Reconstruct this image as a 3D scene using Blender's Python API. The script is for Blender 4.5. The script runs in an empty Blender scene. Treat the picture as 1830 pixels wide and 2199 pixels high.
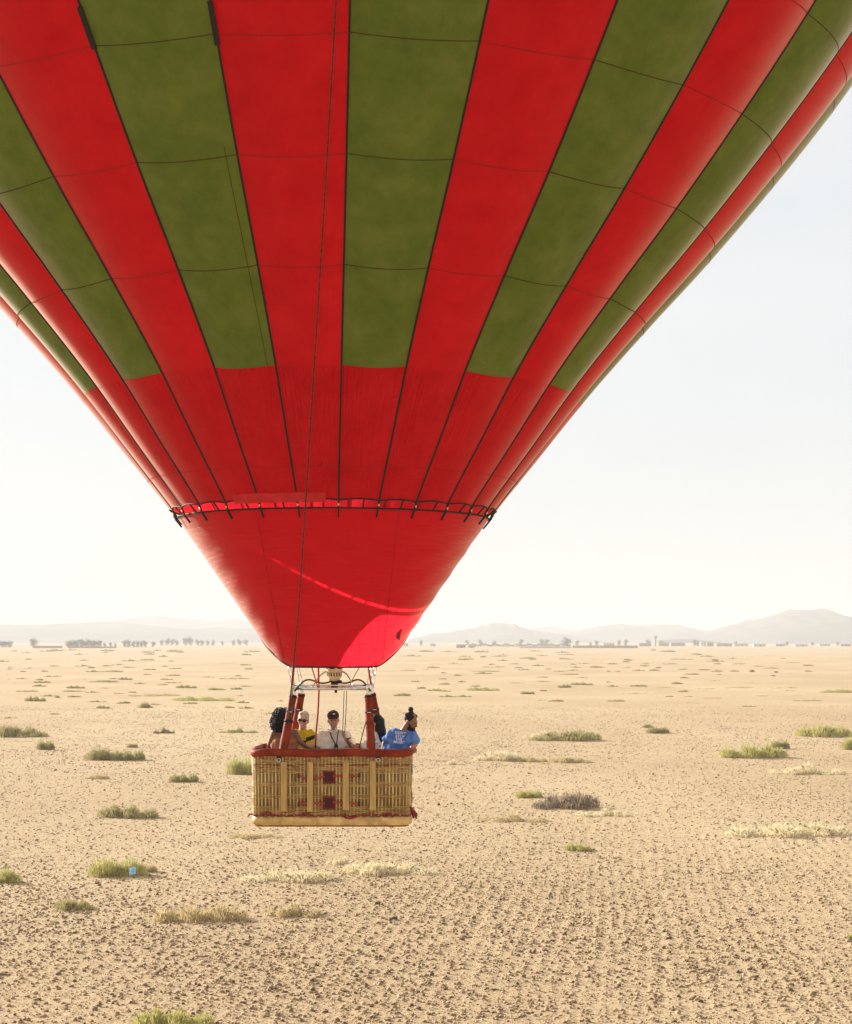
import bpy, bmesh, math, random
import numpy as np
from mathutils import Vector, Matrix
from mathutils.bvhtree import BVHTree

random.seed(7); RNG = np.random.default_rng(7)
SC = bpy.context.scene
COL = SC.collection

# ------------------------------------------------------------------ camera, sky, sun, exposure
HC = 8.0            # camera height above the plain (from a second basket)
FPX = 3700.0        # focal length in photograph pixels (1830 wide)
cam_d = bpy.data.cameras.new('camera'); cam = bpy.data.objects.new('camera', cam_d); COL.objects.link(cam)
cam.location = (0, 0, HC); cam.rotation_euler = (math.radians(90), 0, 0)
cam_d.sensor_fit = 'HORIZONTAL'; cam_d.sensor_width = 36.0
cam_d.lens = FPX / 1830 * 36.0
cam_d.shift_y = (1374 - 1099.5) / 1830
cam_d.clip_start = 0.5; cam_d.clip_end = 40000
SC.camera = cam
SUN_EL = math.radians(21); SUN_AZ = math.radians(-54)   # azimuth from +Y (view direction), negative = left
w = bpy.data.worlds.new('World'); SC.world = w; w.use_nodes = True
nt = w.node_tree; nt.nodes.clear()
sky = nt.nodes.new('ShaderNodeTexSky'); sky.sky_type = 'NISHITA'; sky.sun_disc = False
sky.sun_elevation = SUN_EL; sky.sun_rotation = SUN_AZ
sky.air_density = 1.0; sky.dust_density = 1.6; sky.ozone_density = 0.8; sky.altitude = 400
bg = nt.nodes.new('ShaderNodeBackground'); bg.inputs['Strength'].default_value = 0.055
wo = nt.nodes.new('ShaderNodeOutputWorld')
veil = nt.nodes.new('ShaderNodeMix'); veil.data_type = 'RGBA'; veil.inputs[0].default_value = 0.8     # thin even cloud veil over the whole sky
veil.inputs[7].default_value = (6.75, 6.85, 6.95, 1); nt.links.new(sky.outputs['Color'], veil.inputs[6]); nt.links.new(veil.outputs[2], bg.inputs['Color'])
tcw = nt.nodes.new('ShaderNodeTexCoord'); mpw = nt.nodes.new('ShaderNodeMapping'); mpw.inputs['Scale'].default_value = (1, 1, 3.5)
nzw = nt.nodes.new('ShaderNodeTexNoise'); nzw.inputs['Scale'].default_value = 2.6; nzw.inputs['Detail'].default_value = 6
rgw = nt.nodes.new('ShaderNodeMapRange'); rgw.inputs['From Min'].default_value = 0.3; rgw.inputs['From Max'].default_value = 0.7; rgw.inputs['To Min'].default_value = 0.76; rgw.inputs['To Max'].default_value = 0.94
nt.links.new(tcw.outputs['Generated'], mpw.inputs['Vector']); nt.links.new(mpw.outputs[0], nzw.inputs['Vector']); nt.links.new(nzw.outputs['Fac'], rgw.inputs['Value']); nt.links.new(rgw.outputs[0], veil.inputs[0])
nt.links.new(bg.outputs[0], wo.inputs['Surface'])
sd = bpy.data.lights.new('sun', 'SUN'); sd.energy = 5.0; sd.angle = math.radians(0.6); sd.color = (1.0, 0.95, 0.88)
sun = bpy.data.objects.new('sun', sd); COL.objects.link(sun)
S = Vector((math.sin(SUN_AZ) * math.cos(SUN_EL), math.cos(SUN_AZ) * math.cos(SUN_EL), math.sin(SUN_EL)))
sun.rotation_euler = S.to_track_quat('Z', 'Y').to_euler(); sun.location = S * 200
vs = SC.view_settings
vs.view_transform = 'Standard'; vs.look = 'None'; vs.gamma = 1.0; vs.use_curve_mapping = False
vs.exposure = 1.3
SC.render.engine = 'CYCLES'
cy = SC.cycles
cy.max_bounces = 10; cy.diffuse_bounces = 5; cy.glossy_bounces = 3; cy.transmission_bounces = 6
cy.volume_bounces = 2; cy.transparent_max_bounces = 8; cy.use_denoising = True
cy.sample_clamp_indirect = 6.0

# ------------------------------------------------------------------ helpers
def gpt(px, py):                       # photograph pixel of a ground point -> world x, y
    d = FPX * HC / (py - 1374.0)
    return (px - 915) * d / FPX, d
def P(px, py, d):                      # pixel + measured depth -> world
    return Vector(((px - 915) * d / FPX, d, HC - (py - 1374) * d / FPX))

def noise_mat(name, c1, c2, rough=0.8, scale=20.0, bump=0.0, bscale=None, stretch=(1, 1, 1), metal=0.0, spec=0.3, trans=0.0, detail=4.0, lo=0.35, hi=0.65):
    m = bpy.data.materials.new(name); m.use_nodes = True
    n = m.node_tree.nodes; l = m.node_tree.links
    b = n['Principled BSDF']; out = n['Material Output']
    tc = n.new('ShaderNodeTexCoord'); mp = n.new('ShaderNodeMapping'); mp.inputs['Scale'].default_value = stretch
    l.new(tc.outputs['Object'], mp.inputs['Vector'])
    nz = n.new('ShaderNodeTexNoise'); nz.inputs['Scale'].default_value = scale; nz.inputs['Detail'].default_value = detail
    l.new(mp.outputs[0], nz.inputs['Vector'])
    rp = n.new('ShaderNodeValToRGB'); rp.color_ramp.elements[0].position = lo; rp.color_ramp.elements[1].position = hi
    rp.color_ramp.elements[0].color = (*c1, 1); rp.color_ramp.elements[1].color = (*c2, 1)
    l.new(nz.outputs['Fac'], rp.inputs['Fac']); l.new(rp.outputs['Color'], b.inputs['Base Color'])
    b.inputs['Roughness'].default_value = rough; b.inputs['Metallic'].default_value = metal
    b.inputs['Specular IOR Level'].default_value = spec
    bp = None
    if bump:
        n2 = n.new('ShaderNodeTexNoise'); n2.inputs['Scale'].default_value = bscale or scale * 3; n2.inputs['Detail'].default_value = 5
        l.new(mp.outputs[0], n2.inputs['Vector'])
        bp = n.new('ShaderNodeBump'); bp.inputs['Strength'].default_value = 1.0; bp.inputs['Distance'].default_value = bump
        l.new(n2.outputs['Fac'], bp.inputs['Height']); l.new(bp.outputs[0], b.inputs['Normal'])
    if trans:
        t = n.new('ShaderNodeBsdfTranslucent'); l.new(rp.outputs['Color'], t.inputs['Color'])
        if bp: l.new(bp.outputs[0], t.inputs['Normal'])
        mx = n.new('ShaderNodeMixShader'); mx.inputs[0].default_value = trans
        l.new(b.outputs[0], mx.inputs[1]); l.new(t.outputs[0], mx.inputs[2]); l.new(mx.outputs[0], out.inputs['Surface'])
    return m

class MB:
    """collects shapes into one mesh"""
    def __init__(s): s.v = []; s.f = []; s.mi = []; s.m = 0
    def add(s, vs_, fs):
        o = len(s.v); s.v.extend([tuple(p) for p in vs_])
        s.f.extend([tuple(i + o for i in q) for q in fs]); s.mi.extend([s.m] * len(fs)); return s
    def tube(s, pts, r, n=8, closed=False, flat=None, cap=True):
        pts = [Vector(p) for p in pts]; k = len(pts)
        rs = r if isinstance(r, (list, tuple)) else [r] * k
        vs_ = []; prev = None
        for i, p in enumerate(pts):
            a = pts[(i - 1) % k] if (closed or i > 0) else p
            b = pts[(i + 1) % k] if (closed or i < k - 1) else p
            t = (b - a)
            t = t.normalized() if t.length > 1e-9 else Vector((0, 0, 1))
            if prev is None:
                u = t.cross(Vector((0, 0, 1)))
                if u.length < 1e-3: u = t.cross(Vector((1, 0, 0)))
            else:
                u = prev - t * prev.dot(t)
                if u.length < 1e-6: u = t.cross(Vector((0, 0, 1)))
            u.normalize(); prev = u; v2 = t.cross(u)
            for j in range(n):
                an = 2 * math.pi * j / n + (math.pi / 4 if n == 4 else 0)
                vs_.append(p + (u * math.cos(an) + v2 * math.sin(an)) * rs[i])
        fs = []
        for i in range(k if closed else k - 1):
            for j in range(n):
                a = i * n + j; b = i * n + (j + 1) % n; i2 = (i + 1) % k
                fs.append((a, b, i2 * n + (j + 1) % n, i2 * n + j))
        if not closed and cap:
            fs.append(tuple(range(n))[::-1]); fs.append(tuple((k - 1) * n + j for j in range(n)))
        return s.add(vs_, fs)
    def box(s, c, size, rot=None, bevel=0.0):
        bm = bmesh.new(); bmesh.ops.create_cube(bm, size=1.0)
        for v in bm.verts: v.co = Vector((v.co.x * size[0], v.co.y * size[1], v.co.z * size[2]))
        if bevel: bmesh.ops.bevel(bm, geom=list(bm.edges), offset=bevel, segments=2, profile=0.6, affect='EDGES')
        M = (rot.to_matrix() if hasattr(rot, 'to_matrix') else rot) if rot is not None else Matrix.Identity(3)
        bm.verts.index_update()
        s.add([M @ v.co + Vector(c) for v in bm.verts], [tuple(v.index for v in f.verts) for f in bm.faces]); bm.free(); return s
    def cone(s, p0, r0, p1, r1, n=12, m=4):        # closed tapered capsule
        p0 = Vector(p0); p1 = Vector(p1); t = (p1 - p0)
        if t.length < 1e-6: t = Vector((0, 0, 1e-4)); p1 = p0 + t
        t.normalize(); u = t.orthogonal().normalized(); v2 = t.cross(u)
        rings = [(p0 - t * r0 * math.cos(a), r0 * math.sin(a)) for a in [math.pi / 2 * i / m for i in range(1, m + 1)]]
        rings += [(p1 + t * r1 * math.sin(a), r1 * math.cos(a)) for a in [math.pi / 2 * i / m for i in range(0, m)]]
        vs_ = [p0 - t * r0]
        for c, r in rings:
            for j in range(n):
                a = 2 * math.pi * j / n; vs_.append(c + (u * math.cos(a) + v2 * math.sin(a)) * r)
        vs_.append(p1 + t * r1); L = len(rings); fs = []
        for j in range(n): fs.append((0, 1 + (j + 1) % n, 1 + j))
        for i in range(L - 1):
            for j in range(n):
                a = 1 + i * n + j; b = 1 + i * n + (j + 1) % n; fs.append((a, b, b + n, a + n))
        e = len(vs_) - 1
        for j in range(n): fs.append((e, 1 + (L - 1) * n + j, 1 + (L - 1) * n + (j + 1) % n))
        return s.add(vs_, fs)
    def ell(s, c, rad, ax=None, nu=16, nv=10):
        ax = ax or (Vector((1, 0, 0)), Vector((0, 1, 0)), Vector((0, 0, 1))); c = Vector(c)
        vs_ = [c + ax[2] * rad[2]]
        for i in range(1, nv):
            th = math.pi * i / nv
            for j in range(nu):
                ph = 2 * math.pi * j / nu
                vs_.append(c + ax[0] * (rad[0] * math.sin(th) * math.cos(ph)) + ax[1] * (rad[1] * math.sin(th) * math.sin(ph)) + ax[2] * (rad[2] * math.cos(th)))
        vs_.append(c - ax[2] * rad[2]); e = len(vs_) - 1; fs = []
        for j in range(nu): fs.append((0, 1 + j, 1 + (j + 1) % nu))
        for i in range(nv - 2):
            for j in range(nu):
                a = 1 + i * nu + j; b = 1 + i * nu + (j + 1) % nu; fs.append((a, a + nu, b + nu, b))
        for j in range(nu): fs.append((e, 1 + (nv - 2) * nu + (j + 1) % nu, 1 + (nv - 2) * nu + j))
        return s.add(vs_, fs)
    def lathe(s, c, prof, n=20):
        c = Vector(c); k = len(prof); vs_ = []
        for r, z in prof:
            for j in range(n):
                a = 2 * math.pi * j / n; vs_.append(c + Vector((r * math.cos(a), r * math.sin(a), z)))
        fs = [(i * n + j, i * n + (j + 1) % n, (i + 1) * n + (j + 1) % n, (i + 1) * n + j) for i in range(k - 1) for j in range(n)]
        return s.add(vs_, fs)
    def build(s, name, mat, parent=None, smooth=False, off=(0, 0, 0), kind=None):
        me = bpy.data.meshes.new(name)
        if off != (0, 0, 0): s.v = [(a + off[0], b + off[1], c + off[2]) for a, b, c in s.v]
        me.from_pydata(s.v, [], s.f); me.update()
        for m in (mat if isinstance(mat, (list, tuple)) else [mat]): me.materials.append(m)
        if any(s.mi): me.polygons.foreach_set('material_index', s.mi)
        if smooth: me.polygons.foreach_set('use_smooth', [True] * len(me.polygons))
        o = bpy.data.objects.new(name, me); COL.objects.link(o)
        if parent: o.parent = parent
        if kind: o['kind'] = kind
        return o

def np_mesh(name, V, F, mat, parent=None, smooth=False, kind=None):
    """fast triangle mesh from arrays"""
    me = bpy.data.meshes.new(name); k = F.shape[1]
    me.vertices.add(len(V)); me.vertices.foreach_set('co', np.ascontiguousarray(V, dtype=np.float32).ravel())
    me.loops.add(F.size); me.loops.foreach_set('vertex_index', np.ascontiguousarray(F, dtype=np.int32).ravel())
    me.polygons.add(len(F)); me.polygons.foreach_set('loop_start', np.arange(0, F.size, k, dtype=np.int32))
    me.update(calc_edges=True); me.validate()
    if mat: me.materials.append(mat)
    if smooth: me.polygons.foreach_set('use_smooth', np.ones(len(F), dtype=bool))
    o = bpy.data.objects.new(name, me); COL.objects.link(o)
    if parent: o.parent = parent
    if kind: o['kind'] = kind
    return o
def empty(name, loc, label=None, cat=None, group=None):
    o = bpy.data.objects.new(name, None); COL.objects.link(o); o.location = loc; o.empty_display_size = 0.2
    return tag(o, label, cat, group)
def tag(o, label=None, cat=None, group=None, kind=None):
    if label: o['label'] = label
    if cat: o['category'] = cat
    if group: o['group'] = group
    if kind: o['kind'] = kind
    return o
def link_copy(src, parent=None):
    c = src.copy(); COL.objects.link(c)
    if parent: c.parent = parent
    return c

# ------------------------------------------------------------------ ground
FUR = math.radians(6.4)                     # direction of the furrows, to the right of the view axis
fdx, fdy = math.sin(FUR), math.cos(FUR)
def gnoise(x, y):
    return (np.sin(x * 0.31 + 1.3 * np.sin(y * 0.17)) + np.sin(y * 0.23 + 1.7 * np.sin(x * 0.13 + 2)) + np.sin((x + y) * 0.61 + 0.5)) / 3
def gz(x, y):
    x = np.asarray(x, float); y = np.asarray(y, float)
    u = x * fdy - y * fdx
    near = np.clip((92 - y) / 12, 0, 1)
    return near * (0.011 + 0.006 * np.sin(x * 0.21 + 1.1) * np.sin(y * 0.16 + x * 0.05)) * np.sin(u * 2 * math.pi / 0.38 + 1.5 * np.sin(y * 0.23 + u * 0.7) + 0.8 * np.sin(u * 2.3)) + 0.03 * gnoise(x * 2, y * 2)
def ground():
    ys = np.concatenate([np.array([-9000, -3000, -800, -200, -60, 0, 20]), np.arange(28, 100, 0.33), 100 * 1.035 ** np.arange(0, 140)])
    ys = ys[ys < 11500]; ys = np.append(ys, 12500)
    xs0 = np.arange(-27, 27.01, 0.14)
    g = 27.3 * 1.22 ** np.arange(0, 31)
    xs = np.concatenate([-g[::-1], xs0, g])
    X, Y = np.meshgrid(xs, ys); Z = gz(X, Y)
    Z[(Y > 600) | (np.abs(X) > 400)] = 0
    V = np.stack([X.ravel(), Y.ravel(), Z.ravel()], 1)
    nx = len(xs); ny = len(ys)
    I = (np.arange(ny - 1)[:, None] * nx + np.arange(nx - 1)[None, :]).ravel()
    F = np.stack([I, I + 1, I + nx + 1, I + nx], 1)
    m = bpy.data.materials.new('dry_soil'); m.use_nodes = True
    n = m.node_tree.nodes; l = m.node_tree.links; b = n['Principled BSDF']
    tc = n.new('ShaderNodeTexCoord')
    def nz(scale, detail=5, rough=0.6, st=None):
        q = n.new('ShaderNodeTexNoise'); q.inputs['Scale'].default_value = scale; q.inputs['Detail'].default_value = detail; q.inputs['Roughness'].default_value = rough
        if st:
            mp = n.new('ShaderNodeMapping'); mp.inputs['Scale'].default_value = st[:3]; mp.inputs['Rotation'].default_value = (0, 0, st[3])
            l.new(tc.outputs['Object'], mp.inputs['Vector']); l.new(mp.outputs[0], q.inputs['Vector'])
        else: l.new(tc.outputs['Object'], q.inputs['Vector'])
        return q
    def ramp(q, a, c1, bb, c2):
        r = n.new('ShaderNodeValToRGB'); e = r.color_ramp.elements
        e[0].position = a; e[0].color = (*c1, 1); e[1].position = bb; e[1].color = (*c2, 1); l.new(q.outputs['Fac'], r.inputs['Fac']); return r
    def mix(f, a, c, kind='MIX'):
        x = n.new('ShaderNodeMix'); x.data_type = 'RGBA'; x.blend_type = kind
        if isinstance(f, float): x.inputs[0].default_value = f
        else: l.new(f, x.inputs[0])
        l.new(a, x.inputs[6]); l.new(c, x.inputs[7]); return x.outputs[2]
    big = ramp(nz(0.035, 4, 0.55, (1, 0.55, 1, 0.2)), 0.38, (0.285, 0.18, 0.09), 0.62, (0.53, 0.40, 0.24))
    mid = ramp(nz(0.9, 5, 0.65), 0.3, (0.31, 0.20, 0.10), 0.7, (0.47, 0.335, 0.185))
    fine = ramp(nz(9.0, 4, 0.7), 0.33, (0.10, 0.065, 0.036), 0.50, (0.53, 0.395, 0.23))
    grit = ramp(nz(2.6, 3, 0.75), 0.40, (0.18, 0.12, 0.066), 0.50, (0.53, 0.39, 0.23))
    c = mix(0.38, big.outputs[0], mid.outputs[0]); c = mix(0.45, c, fine.outputs[0]); c = mix(0.30, c, grit.outputs[0])
    l.new(c, b.inputs['Base Color']); b.inputs['Roughness'].default_value = 0.95; b.inputs['Specular IOR Level'].default_value = 0.1
    h1 = nz(7.0, 6, 0.7); bp = n.new('ShaderNodeBump'); bp.inputs['Distance'].default_value = 0.07; bp.inputs['Strength'].default_value = 1.0
    l.new(h1.outputs['Fac'], bp.inputs['Height']); l.new(bp.outputs[0], b.inputs['Normal'])
    tag(np_mesh('ground', V, F, m, smooth=True), kind='structure')
ground()

# clods and gravel lying on the furrowed plain: nobody could count them
M_CLOD = noise_mat('clod_soil', (0.11, 0.068, 0.036), (0.54, 0.40, 0.245), rough=0.95, scale=5.5, spec=0.1, detail=8)
def clods(name, y0, y1, per, rmin, rmax, ico, furrow=0.7):
    area_w = 0.30
    n = int(per * area_w * (y1 * y1 - y0 * y0))
    y = np.sqrt(RNG.uniform(y0 * y0, y1 * y1, n)); x = RNG.uniform(-area_w, area_w, n) * y
    u = x * fdy - y * fdx
    ph = 0.5 + 0.5 * np.sin(u * 2 * math.pi / 0.38 + 1.5 * np.sin(y * 0.23 + u * 0.7) + 0.8 * np.sin(u * 2.3))
    patch = 0.5 + 0.5 * gnoise(x * 0.8 + 5, y * 0.5)
    keep = RNG.random(n) < (1 - furrow + furrow * ph) * (0.35 + 0.65 * patch) * (1 if ico else np.clip(1.15 - ((y - y0) / (y1 - y0)) ** 0.7, 0, 1) * (np.clip((y - 36) / 24, 0.0, 1) if name == 'gravel' else 1)) * (np.clip((64 - y) / 22, 0, 1) if ico else 1)
    x, y = x[keep], y[keep]; n = len(x)
    s = rmin + (rmax - rmin) * RNG.random(n) ** 3.2
    bm = bmesh.new()
    if ico: bmesh.ops.create_icosphere(bm, subdivisions=1, radius=1.0)
    else:
        for p in ((1, 0, 0), (-1, 0, 0), (0, 1, 0), (0, -1, 0), (0, 0, 1), (0, 0, -1)): bm.verts.new(p)
        bm.verts.ensure_lookup_table(); vv = bm.verts
        for q in ((0, 2, 4), (2, 1, 4), (1, 3, 4), (3, 0, 4), (2, 0, 5), (1, 2, 5), (3, 1, 5), (0, 3, 5)): bm.faces.new([vv[i] for i in q])
    bm.verts.index_update()
    B = np.array([v.co[:] for v in bm.verts]); Fb = np.array([[v.index for v in f.verts] for f in bm.faces]); bm.free()
    k = len(B)
    J = B[None] * (1 + RNG.uniform(-0.38, 0.38, (n, k, 1))) * RNG.uniform(0.65, 1.3, (n, 1, 3))
    J[:, :, 2] *= 0.75
    a = RNG.uniform(0, 2 * math.pi, n); ca, sa = np.cos(a)[:, None], np.sin(a)[:, None]
    X = J[:, :, 0] * ca - J[:, :, 1] * sa; Y = J[:, :, 0] * sa + J[:, :, 1] * ca
    V = np.stack([X * s[:, None] + x[:, None], Y * s[:, None] + y[:, None], J[:, :, 2] * s[:, None] + (gz(x, y) + s * 0.25)[:, None]], 2).reshape(-1, 3)
    F = (Fb[None] + (np.arange(n) * k)[:, None, None]).reshape(-1, 3)
    o = np_mesh(name, V, F, M_CLOD)
    tag(o, {'soil_clods': 'crumbly tan soil clods strewn over the furrowed plain', 'soil_crumbs': 'fine soil crumbs between the larger clods', 'gravel': 'fine stony gravel covering the plain farther off'}[name], 'gravel', kind='stuff')
clods('soil_clods', 31, 64, 100, 0.014, 0.062, True, 0.5)
clods('soil_crumbs', 31, 70, 150, 0.008, 0.030, False, 0.45)
clods('gravel', 36, 210, 32, 0.016, 0.064, False, 0.22)

# ------------------------------------------------------------------ hills
def hills():
    mh = noise_mat('hill_rock', (0.13, 0.118, 0.10), (0.22, 0.20, 0.175), rough=0.95, scale=0.004, bump=6.0, bscale=0.02, spec=0.05)
    def ridge(name, pts, D, thick, seed):
        rr = random.Random(seed)
        xs = np.array([p[0] for p in pts]); hs = np.array([1374 - p[1] for p in pts]) + 2.0
        gx = np.linspace(xs[0], xs[-1], 120)
        H = np.interp(gx, xs, hs)
        ker = np.ones(7) / 7; H = np.convolve(np.pad(H, 3, mode='edge'), ker, 'valid')
        edge = np.clip(np.minimum(gx - gx[0], gx[-1] - gx) / (0.12 * (gx[-1] - gx[0])), 0, 1)
        H = H * (0.25 + 0.75 * edge) * D / FPX + 0.0
        X = (gx - 915) * D / FPX
        nv = 28; V = []; F = []
        for j in range(nv):
            t = j / (nv - 1) * 2 - 1
            prof = math.cos(t * math.pi / 2) ** 1.3
            for i in range(len(gx)):
                wob = 0.05 * math.sin(i * 0.35 + 4 * t + seed) + 0.04 * math.sin(i * 0.83 - 6 * t)
                hh = H[i] * prof * (1 + wob * (1 - abs(1 - prof)) * (0 if abs(t) < 0.05 else 1)) + (HC if prof > 0.9 else HC * prof)
                V.append((X[i], D + t * thick, hh - 1.0))
        k = len(gx)
        for j in range(nv - 1):
            for i in range(k - 1): F.append((j * k + i, j * k + i + 1, (j + 1) * k + i + 1, (j + 1) * k + i))
        tag(np_mesh(name, np.array(V), np.array(F), mh, smooth=True), kind='structure')
    ridge('hills', [(-500, 1352), (-200, 1346), (0, 1341), (35, 1344), (100, 1345), (165, 1340), (210, 1336), (250, 1338), (310, 1343), (360, 1349), (420, 1353), (480, 1350), (560, 1352), (650, 1358), (760, 1366)], 5200, 900, 1)
    ridge('hills', [(180, 1360), (255, 1335), (290, 1329), (345, 1324.5), (380, 1327), (412, 1332), (465, 1335), (500, 1331), (560, 1337), (640, 1352), (740, 1366)], 7600, 900, 2)
    ridge('hills', [(880, 1366), (960, 1360), (1020, 1349), (1068, 1338), (1102, 1343), (1147, 1356), (1200, 1362), (1260, 1370)], 5000, 700, 3)
    ridge('hills', [(1100, 1366), (1150, 1349), (1185, 1347), (1240, 1357), (1300, 1366)], 7000, 700, 6)
    ridge('hills', [(1180, 1368), (1230, 1360), (1276, 1348), (1320, 1342.5), (1382, 1346), (1433, 1342), (1478, 1350), (1512, 1358), (1560, 1366)], 5400, 700, 4)
    ridge('hills', [(1460, 1368), (1520, 1360), (1578, 1344), (1635, 1330), (1690, 1314), (1724, 1310), (1758, 1315), (1803, 1328), (1830, 1333), (1900, 1340), (2050, 1352), (2200, 1366)], 4300, 800, 5)
hills()

# ------------------------------------------------------------------ balloon
BX, BD = -1.338, 25.0
ROOT_Z = 5.35
bal = empty('hot_air_balloon', (BX, BD, ROOT_Z), 'red and olive striped hot air balloon with a long wicker basket carrying people', 'hot air balloon')
OFF = (0, 0, HC - ROOT_Z)              # parts are modelled with z measured from the camera's height
PR = [(1.70, 2.235), (1.86, 2.33), (2.6, 2.90), (3.57, 3.64), (4.64, 4.56), (5.43, 5.27), (6.43, 6.11), (7.43, 6.90), (8.27, 7.50), (9.5, 8.2), (11, 8.8), (12.8, 9.1), (14.5, 8.95), (16.5, 8.15), (18.3, 6.7), (19.6, 4.9), (20.5, 2.9), (20.9, 1.5), (21.05, 0.4)]
_ph = [p[0] for p in PR]; _pr = [p[1] for p in PR]
_sl = [(_pr[min(i + 1, len(PR) - 1)] - _pr[max(i - 1, 0)]) / (_ph[min(i + 1, len(PR) - 1)] - _ph[max(i - 1, 0)]) for i in range(len(PR))]
def rad(h):
    h = min(max(h, _ph[0]), _ph[-1]); i = 0
    while i < len(PR) - 2 and h > _ph[i + 1]: i += 1
    d = _ph[i + 1] - _ph[i]; t = (h - _ph[i]) / d
    return ((2*t**3 - 3*t*t + 1) * _pr[i] + (t**3 - 2*t*t + t) * d * _sl[i] + (-2*t**3 + 3*t*t) * _pr[i+1] + (t**3 - t*t) * d * _sl[i+1])
def slope(h): return (rad(h + 0.02) - rad(h - 0.02)) / (min(h + 0.02, 21.05) - max(h - 0.02, 1.70))
NG = 27; GA = math.radians(360 / NG); G0 = math.radians(4.6)
def env(phi, h, push=0.0, bul=True):
    """point on the envelope; phi from the viewer's side, positive to the right"""
    r = rad(h); s = slope(h); L = math.hypot(1, s)
    u = ((phi - G0) / GA) % 1.0
    b = push
    if bul:
        wd = r * GA; amt = 0.085 if h > 3.434 else 0.085 * (0.35 + 0.65 * (h - 1.7) / 1.734)
        b += wd * amt * math.sin(math.pi * u) ** 0.9
    nr, nh = 1 / L, -s / L
    rr = r + b * nr; hh = h + b * nh
    return Vector((rr * math.sin(phi), -rr * math.cos(phi), hh))

def fabric(name, c1, c2, wrinkle=None, trans=0.68):
    m = bpy.data.materials.new(name); m.use_nodes = True
    n = m.node_tree.nodes; l = m.node_tree.links; n.clear()
    out = n.new('ShaderNodeOutputMaterial'); tc = n.new('ShaderNodeTexCoord')
    nz = n.new('ShaderNodeTexNoise'); nz.inputs['Scale'].default_value = 2.2; nz.inputs['Detail'].default_value = 9; nz.inputs['Roughness'].default_value = 0.68
    l.new(tc.outputs['Object'], nz.inputs['Vector'])
    rp = n.new('ShaderNodeValToRGB'); e = rp.color_ramp.elements
    e[0].position = 0.32; e[0].color = (*c1, 1); e[1].position = 0.68; e[1].color = (*c2, 1); l.new(nz.outputs['Fac'], rp.inputs['Fac'])
    d = n.new('ShaderNodeBsdfDiffuse'); t = n.new('ShaderNodeBsdfTranslucent'); g = n.new('ShaderNodeBsdfGlossy')
    g.inputs['Roughness'].default_value = 0.4; g.inputs['Color'].default_value = (0.9, 0.85, 0.8, 1)
    l.new(rp.outputs[0], d.inputs['Color']); l.new(rp.outputs[0], t.inputs['Color'])
    mx = n.new('ShaderNodeMixShader'); mx.inputs[0].default_value = trans; l.new(d.outputs[0], mx.inputs[1]); l.new(t.outputs[0], mx.inputs[2])
    lw = n.new('ShaderNodeLayerWeight'); lw.inputs['Blend'].default_value = 0.5
    pw = n.new('ShaderNodeMath'); pw.operation = 'POWER'; pw.inputs[1].default_value = 5.0; l.new(lw.outputs['Facing'], pw.inputs[0])
    fr = n.new('ShaderNodeMath'); fr.operation = 'MULTIPLY_ADD'; fr.inputs[1].default_value = 0.75; fr.inputs[2].default_value = 0.006; l.new(pw.outputs[0], fr.inputs[0])
    m2 = n.new('ShaderNodeMixShader'); l.new(fr.outputs[0], m2.inputs[0]); l.new(mx.outputs[0], m2.inputs[1]); l.new(g.outputs[0], m2.inputs[2])
    sh = n.new('ShaderNodeBsdfSheen'); sh.inputs['Color'].default_value = (1.0, 0.86, 0.7, 1); sh.inputs['Roughness'].default_value = 0.35
    m3 = n.new('ShaderNodeMixShader'); m3.inputs[0].default_value = 0.26; l.new(m2.outputs[0], m3.inputs[1]); l.new(sh.outputs[0], m3.inputs[2])
    l.new(m3.outputs[0], out.inputs['Surface'])
    bp = n.new('ShaderNodeBump'); bp.inputs['Strength'].default_value = 1.0
    if wrinkle:
        w2 = n.new('ShaderNodeTexNoise'); w2.inputs['Scale'].default_value = 1.0; w2.inputs['Detail'].default_value = 3
        at = n.new('ShaderNodeUVMap'); mp = n.new('ShaderNodeMapping'); mp.inputs['Scale'].default_value = (wrinkle[0], wrinkle[1], 1)
        l.new(at.outputs[0], mp.inputs['Vector']); l.new(mp.outputs[0], w2.inputs['Vector'])
        bp.inputs['Distance'].default_value = wrinkle[2]; l.new(w2.outputs['Fac'], bp.inputs['Height'])
    else:
        bp.inputs['Distance'].default_value = 0.012
        w2 = n.new('ShaderNodeTexNoise'); w2.inputs['Scale'].default_value = 3.0; w2.inputs['Detail'].default_value = 6
        l.new(tc.outputs['Object'], w2.inputs['Vector']); l.new(w2.outputs['Fac'], bp.inputs['Height'])
    for q in (d, t, g): l.new(bp.outputs[0], q.inputs['Normal'])
    return m
F_RED = fabric('red_nylon', (0.78, 0.010, 0.028), (0.93, 0.022, 0.045), wrinkle=(8, 2.0, 0.018))
F_GRN = fabric('olive_nylon', (0.135, 0.33, 0.055), (0.235, 0.46, 0.105), wrinkle=(8, 2.0, 0.018))
F_REDW = fabric('red_nylon_gathered', (0.78, 0.010, 0.028), (0.93, 0.022, 0.045), wrinkle=(30, 1.0, 0.06))
F_SKIRT = fabric('red_nylon_skirt', (0.82, 0.012, 0.030), (0.88, 0.018, 0.038), wrinkle=(3.5, 22, 0.035))
M_TAPE = noise_mat('black_webbing', (0.008, 0.007, 0.006), (0.018, 0.015, 0.013), rough=0.7, scale=40)
M_SEAM = noise_mat('seam_thread_brown', (0.30, 0.016, 0.014), (0.38, 0.022, 0.018), rough=0.8, scale=30, trans=0.3)
M_SEAMG = noise_mat('seam_thread_olive', (0.06, 0.06, 0.012), (0.085, 0.085, 0.018), rough=0.8, scale=30, trans=0.3)
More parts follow.
